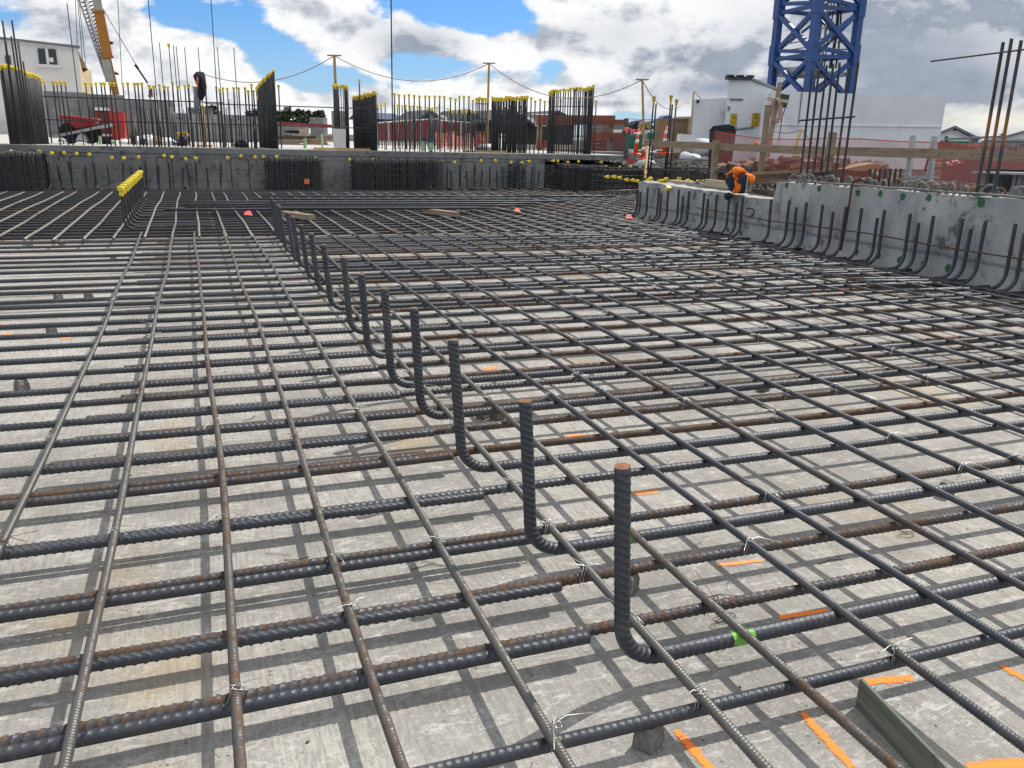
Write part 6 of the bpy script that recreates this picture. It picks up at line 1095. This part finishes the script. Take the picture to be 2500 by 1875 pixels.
for k, (x, y, w) in enumerate([(2313, 398, 11), (2328, 395, 9), (2336, 393, 10), (2341, 398, 9), (2316, 402, 6), (2323, 402, 6)]): q = MB(); p = at(x, y, D=14.2); q.lathe([(.01, -.012), (w * .0034, 0), (w * .003, .012), (.01, .016)], p, 9, 1.0, .8); obj('white_disc', q, 'ceramic', label='small white plate shape lying on top of the red hoarding', cat='disc', group='white discs on the hoarding')
b = MB(); b.puff([at(x, y, D=14.6) for x, y in ((2308, 396), (2330, 391), (2362, 396), (2350, 402), (2315, 403))], (0, .5, 1), .03); obj('red_heap', b, 'red_metal', label='heap of red plastic behind the white discs', cat='scrap')
e = empty('tip_truck', at(2460, 372, D=20), 'grey truck body with black lettering behind the rail at the right edge', 'truck'); u0, u1 = at(2404, 341, D=20.5), at(2620, 343, D=19); a0, a1 = at(2404, 372, D=20.5), at(2620, 376, D=19); b = MB(); b.prism([a0, a1, u1, u0], tuple(RC[2] * 1.6)); obj('body', b, 'grey_metal', e); b = MB(); b.beam(u0 + np.array((0, -.03, 0)), u1 + np.array((0, -.03, 0)), .08, .05); obj('top_rail', b, 'galv', e)
ux = (u1 - u0) / np.linalg.norm(u1 - u0); upv = np.array((0, 0, 1.0)); nv = np.cross(ux, upv); Rm = np.stack([ux, np.cross(nv, ux), nv], 1)
text('lettering', 'SMITH', at(2437, 364.5, D=20.0), Rm, .23, 'ink', e, .004, 1.35); text('lettering', 'SMITH', at(2511, 356, D=19.45), Rm, .115, 'ink', e, .004, 1.3)
b = MB(); b.prism([at(x, y, D=21) for x, y in ((2385, 345), (2393, 340), (2402, 343), (2404, 352), (2396, 356), (2385, 354))], tuple(RC[2] * .6)); obj('cab_screen', b, 'white_paint', e)
e = empty('lifting_arm', at(2376, 372, D=18), 'grey hydraulic lifting arm on a stout pillar before the white gable', 'machine'); b = MB(); b.beam(at(2307, 340, D=18), at(2455, 333, D=18), .10, .045, (0, 0, 1)); obj('arm', b, 'grey_metal', e); b = MB(); a, c = at(2378, 337, D=18.1), at(2376, 372, D=18.1); b.beam(c, a, .13, .13, (0, 1, 0)); obj('pillar', b, 'grey_metal', e); b = MB(); b.beam(at(2311, 338, D=18), at(2312, 352, D=18), .03, .03, (0, 1, 0)); b.lathe([(.01, -.03), (.035, -.02), (.035, .02), (.01, .03)], at(2311, 335, D=18), 8); obj('joint', b, 'dark_metal', e); b = MB(); b.lathe([(.01, -.03), (.03, -.02), (.03, .02), (.01, .03)], at(2448, 328, D=18), 8); b.beam(at(2440, 329, D=18), at(2452, 330, D=18), .02, .015); obj('clamp', b, 'dark_metal', e)
for k, (x1, x2, xp, yp, ye, Y, m) in enumerate([(2270, 2372, 2322, 314, 336, 46, 'white_paint'), (2440, 2660, 2560, 306, 342, 48, 'white_paint')]): house(x1, x2, xp, yp, ye, Y, ['white gabled house beyond the end of the white wall', 'pale grey roofed house at the far right edge'][k], 8, m, 'house_grey', .4, False, (.74, .67))
wallbox('green_hedge_screen', 2290, 2390, 343, 0, 34, 'green_mesh', 'pale green screen fence behind the lifting arm', 'fence', .1, .4)
e = empty('steel_trestle', at(2460, 455, X=7.3), 'dark grey steel trestle with a pale top behind the loops at the right edge', 'trestle'); a, c = at(2405, 421, X=7.35), at(2600, 427, X=7.35); b = MB(); b.beam(a, c, .35, .02); obj('top', b, 'galv', e)
for x in (2412, 2440, 2487, 2496): p = at(x, 424, X=7.3); b = MB(); b.beam((p[0], p[1], .45), (p[0], p[1], p[2]), .05, .07, (1, 0, 0)); obj('leg', b, 'grey_metal', e)
b = MB(); b.beam(at(2405, 440, X=7.6), at(2600, 446, X=7.6), .04, .22); obj('back_panel', b, 'black_plastic', e)
b = MB(); g = np.random.default_rng(4)
for k in range(2600):
    px, D = g.uniform(2060, 2420), g.uniform(8.6, 11.5); p = at(px, 433, D=D); z0 = .50; h = g.uniform(.05, .19); d = np.array((g.uniform(-.06, .06), g.uniform(-.06, .06), h)); s_ = np.array((g.uniform(-.012, .012), g.uniform(-.012, .012), 0)); q = np.array((p[0], p[1], z0)); b.add([q - s_, q + s_, q + d], [(0, 1, 2)])
obj('weeds', b, 'weed', kind='stuff', label='patch of green weeds growing behind the wall top at the right', cat='weeds')
b = MB(); 
for k in range(60): p = at(2240 + 6, 436, D=10.6); a_ = g.uniform(0, 6.28); h = g.uniform(.1, .3); q = np.array((p[0] + g.uniform(-.03, .03), p[1], .5)); w = np.array((.012, 0, 0)); t = q + np.array((.1 * math.cos(a_), .1 * math.sin(a_), h)); b.add([q - w, q + w, t], [(0, 1, 2)])
obj('tall_weed', b, 'weed', label='single tall weed growing between the two galvanised posts', cat='plant')
for k, x in enumerate(np.linspace(2125, 2200, 7)): p = at(x, 412, D=8.9); q = MB(); q.tube([(p[0], p[1], .55), (p[0], p[1], p[2])], .012, 6); obj('short_stub', q, 'bar_dark', label='short rusty bar stub behind the loops on the wall top', cat='reinforcing bar', group='short stubs behind the loops')
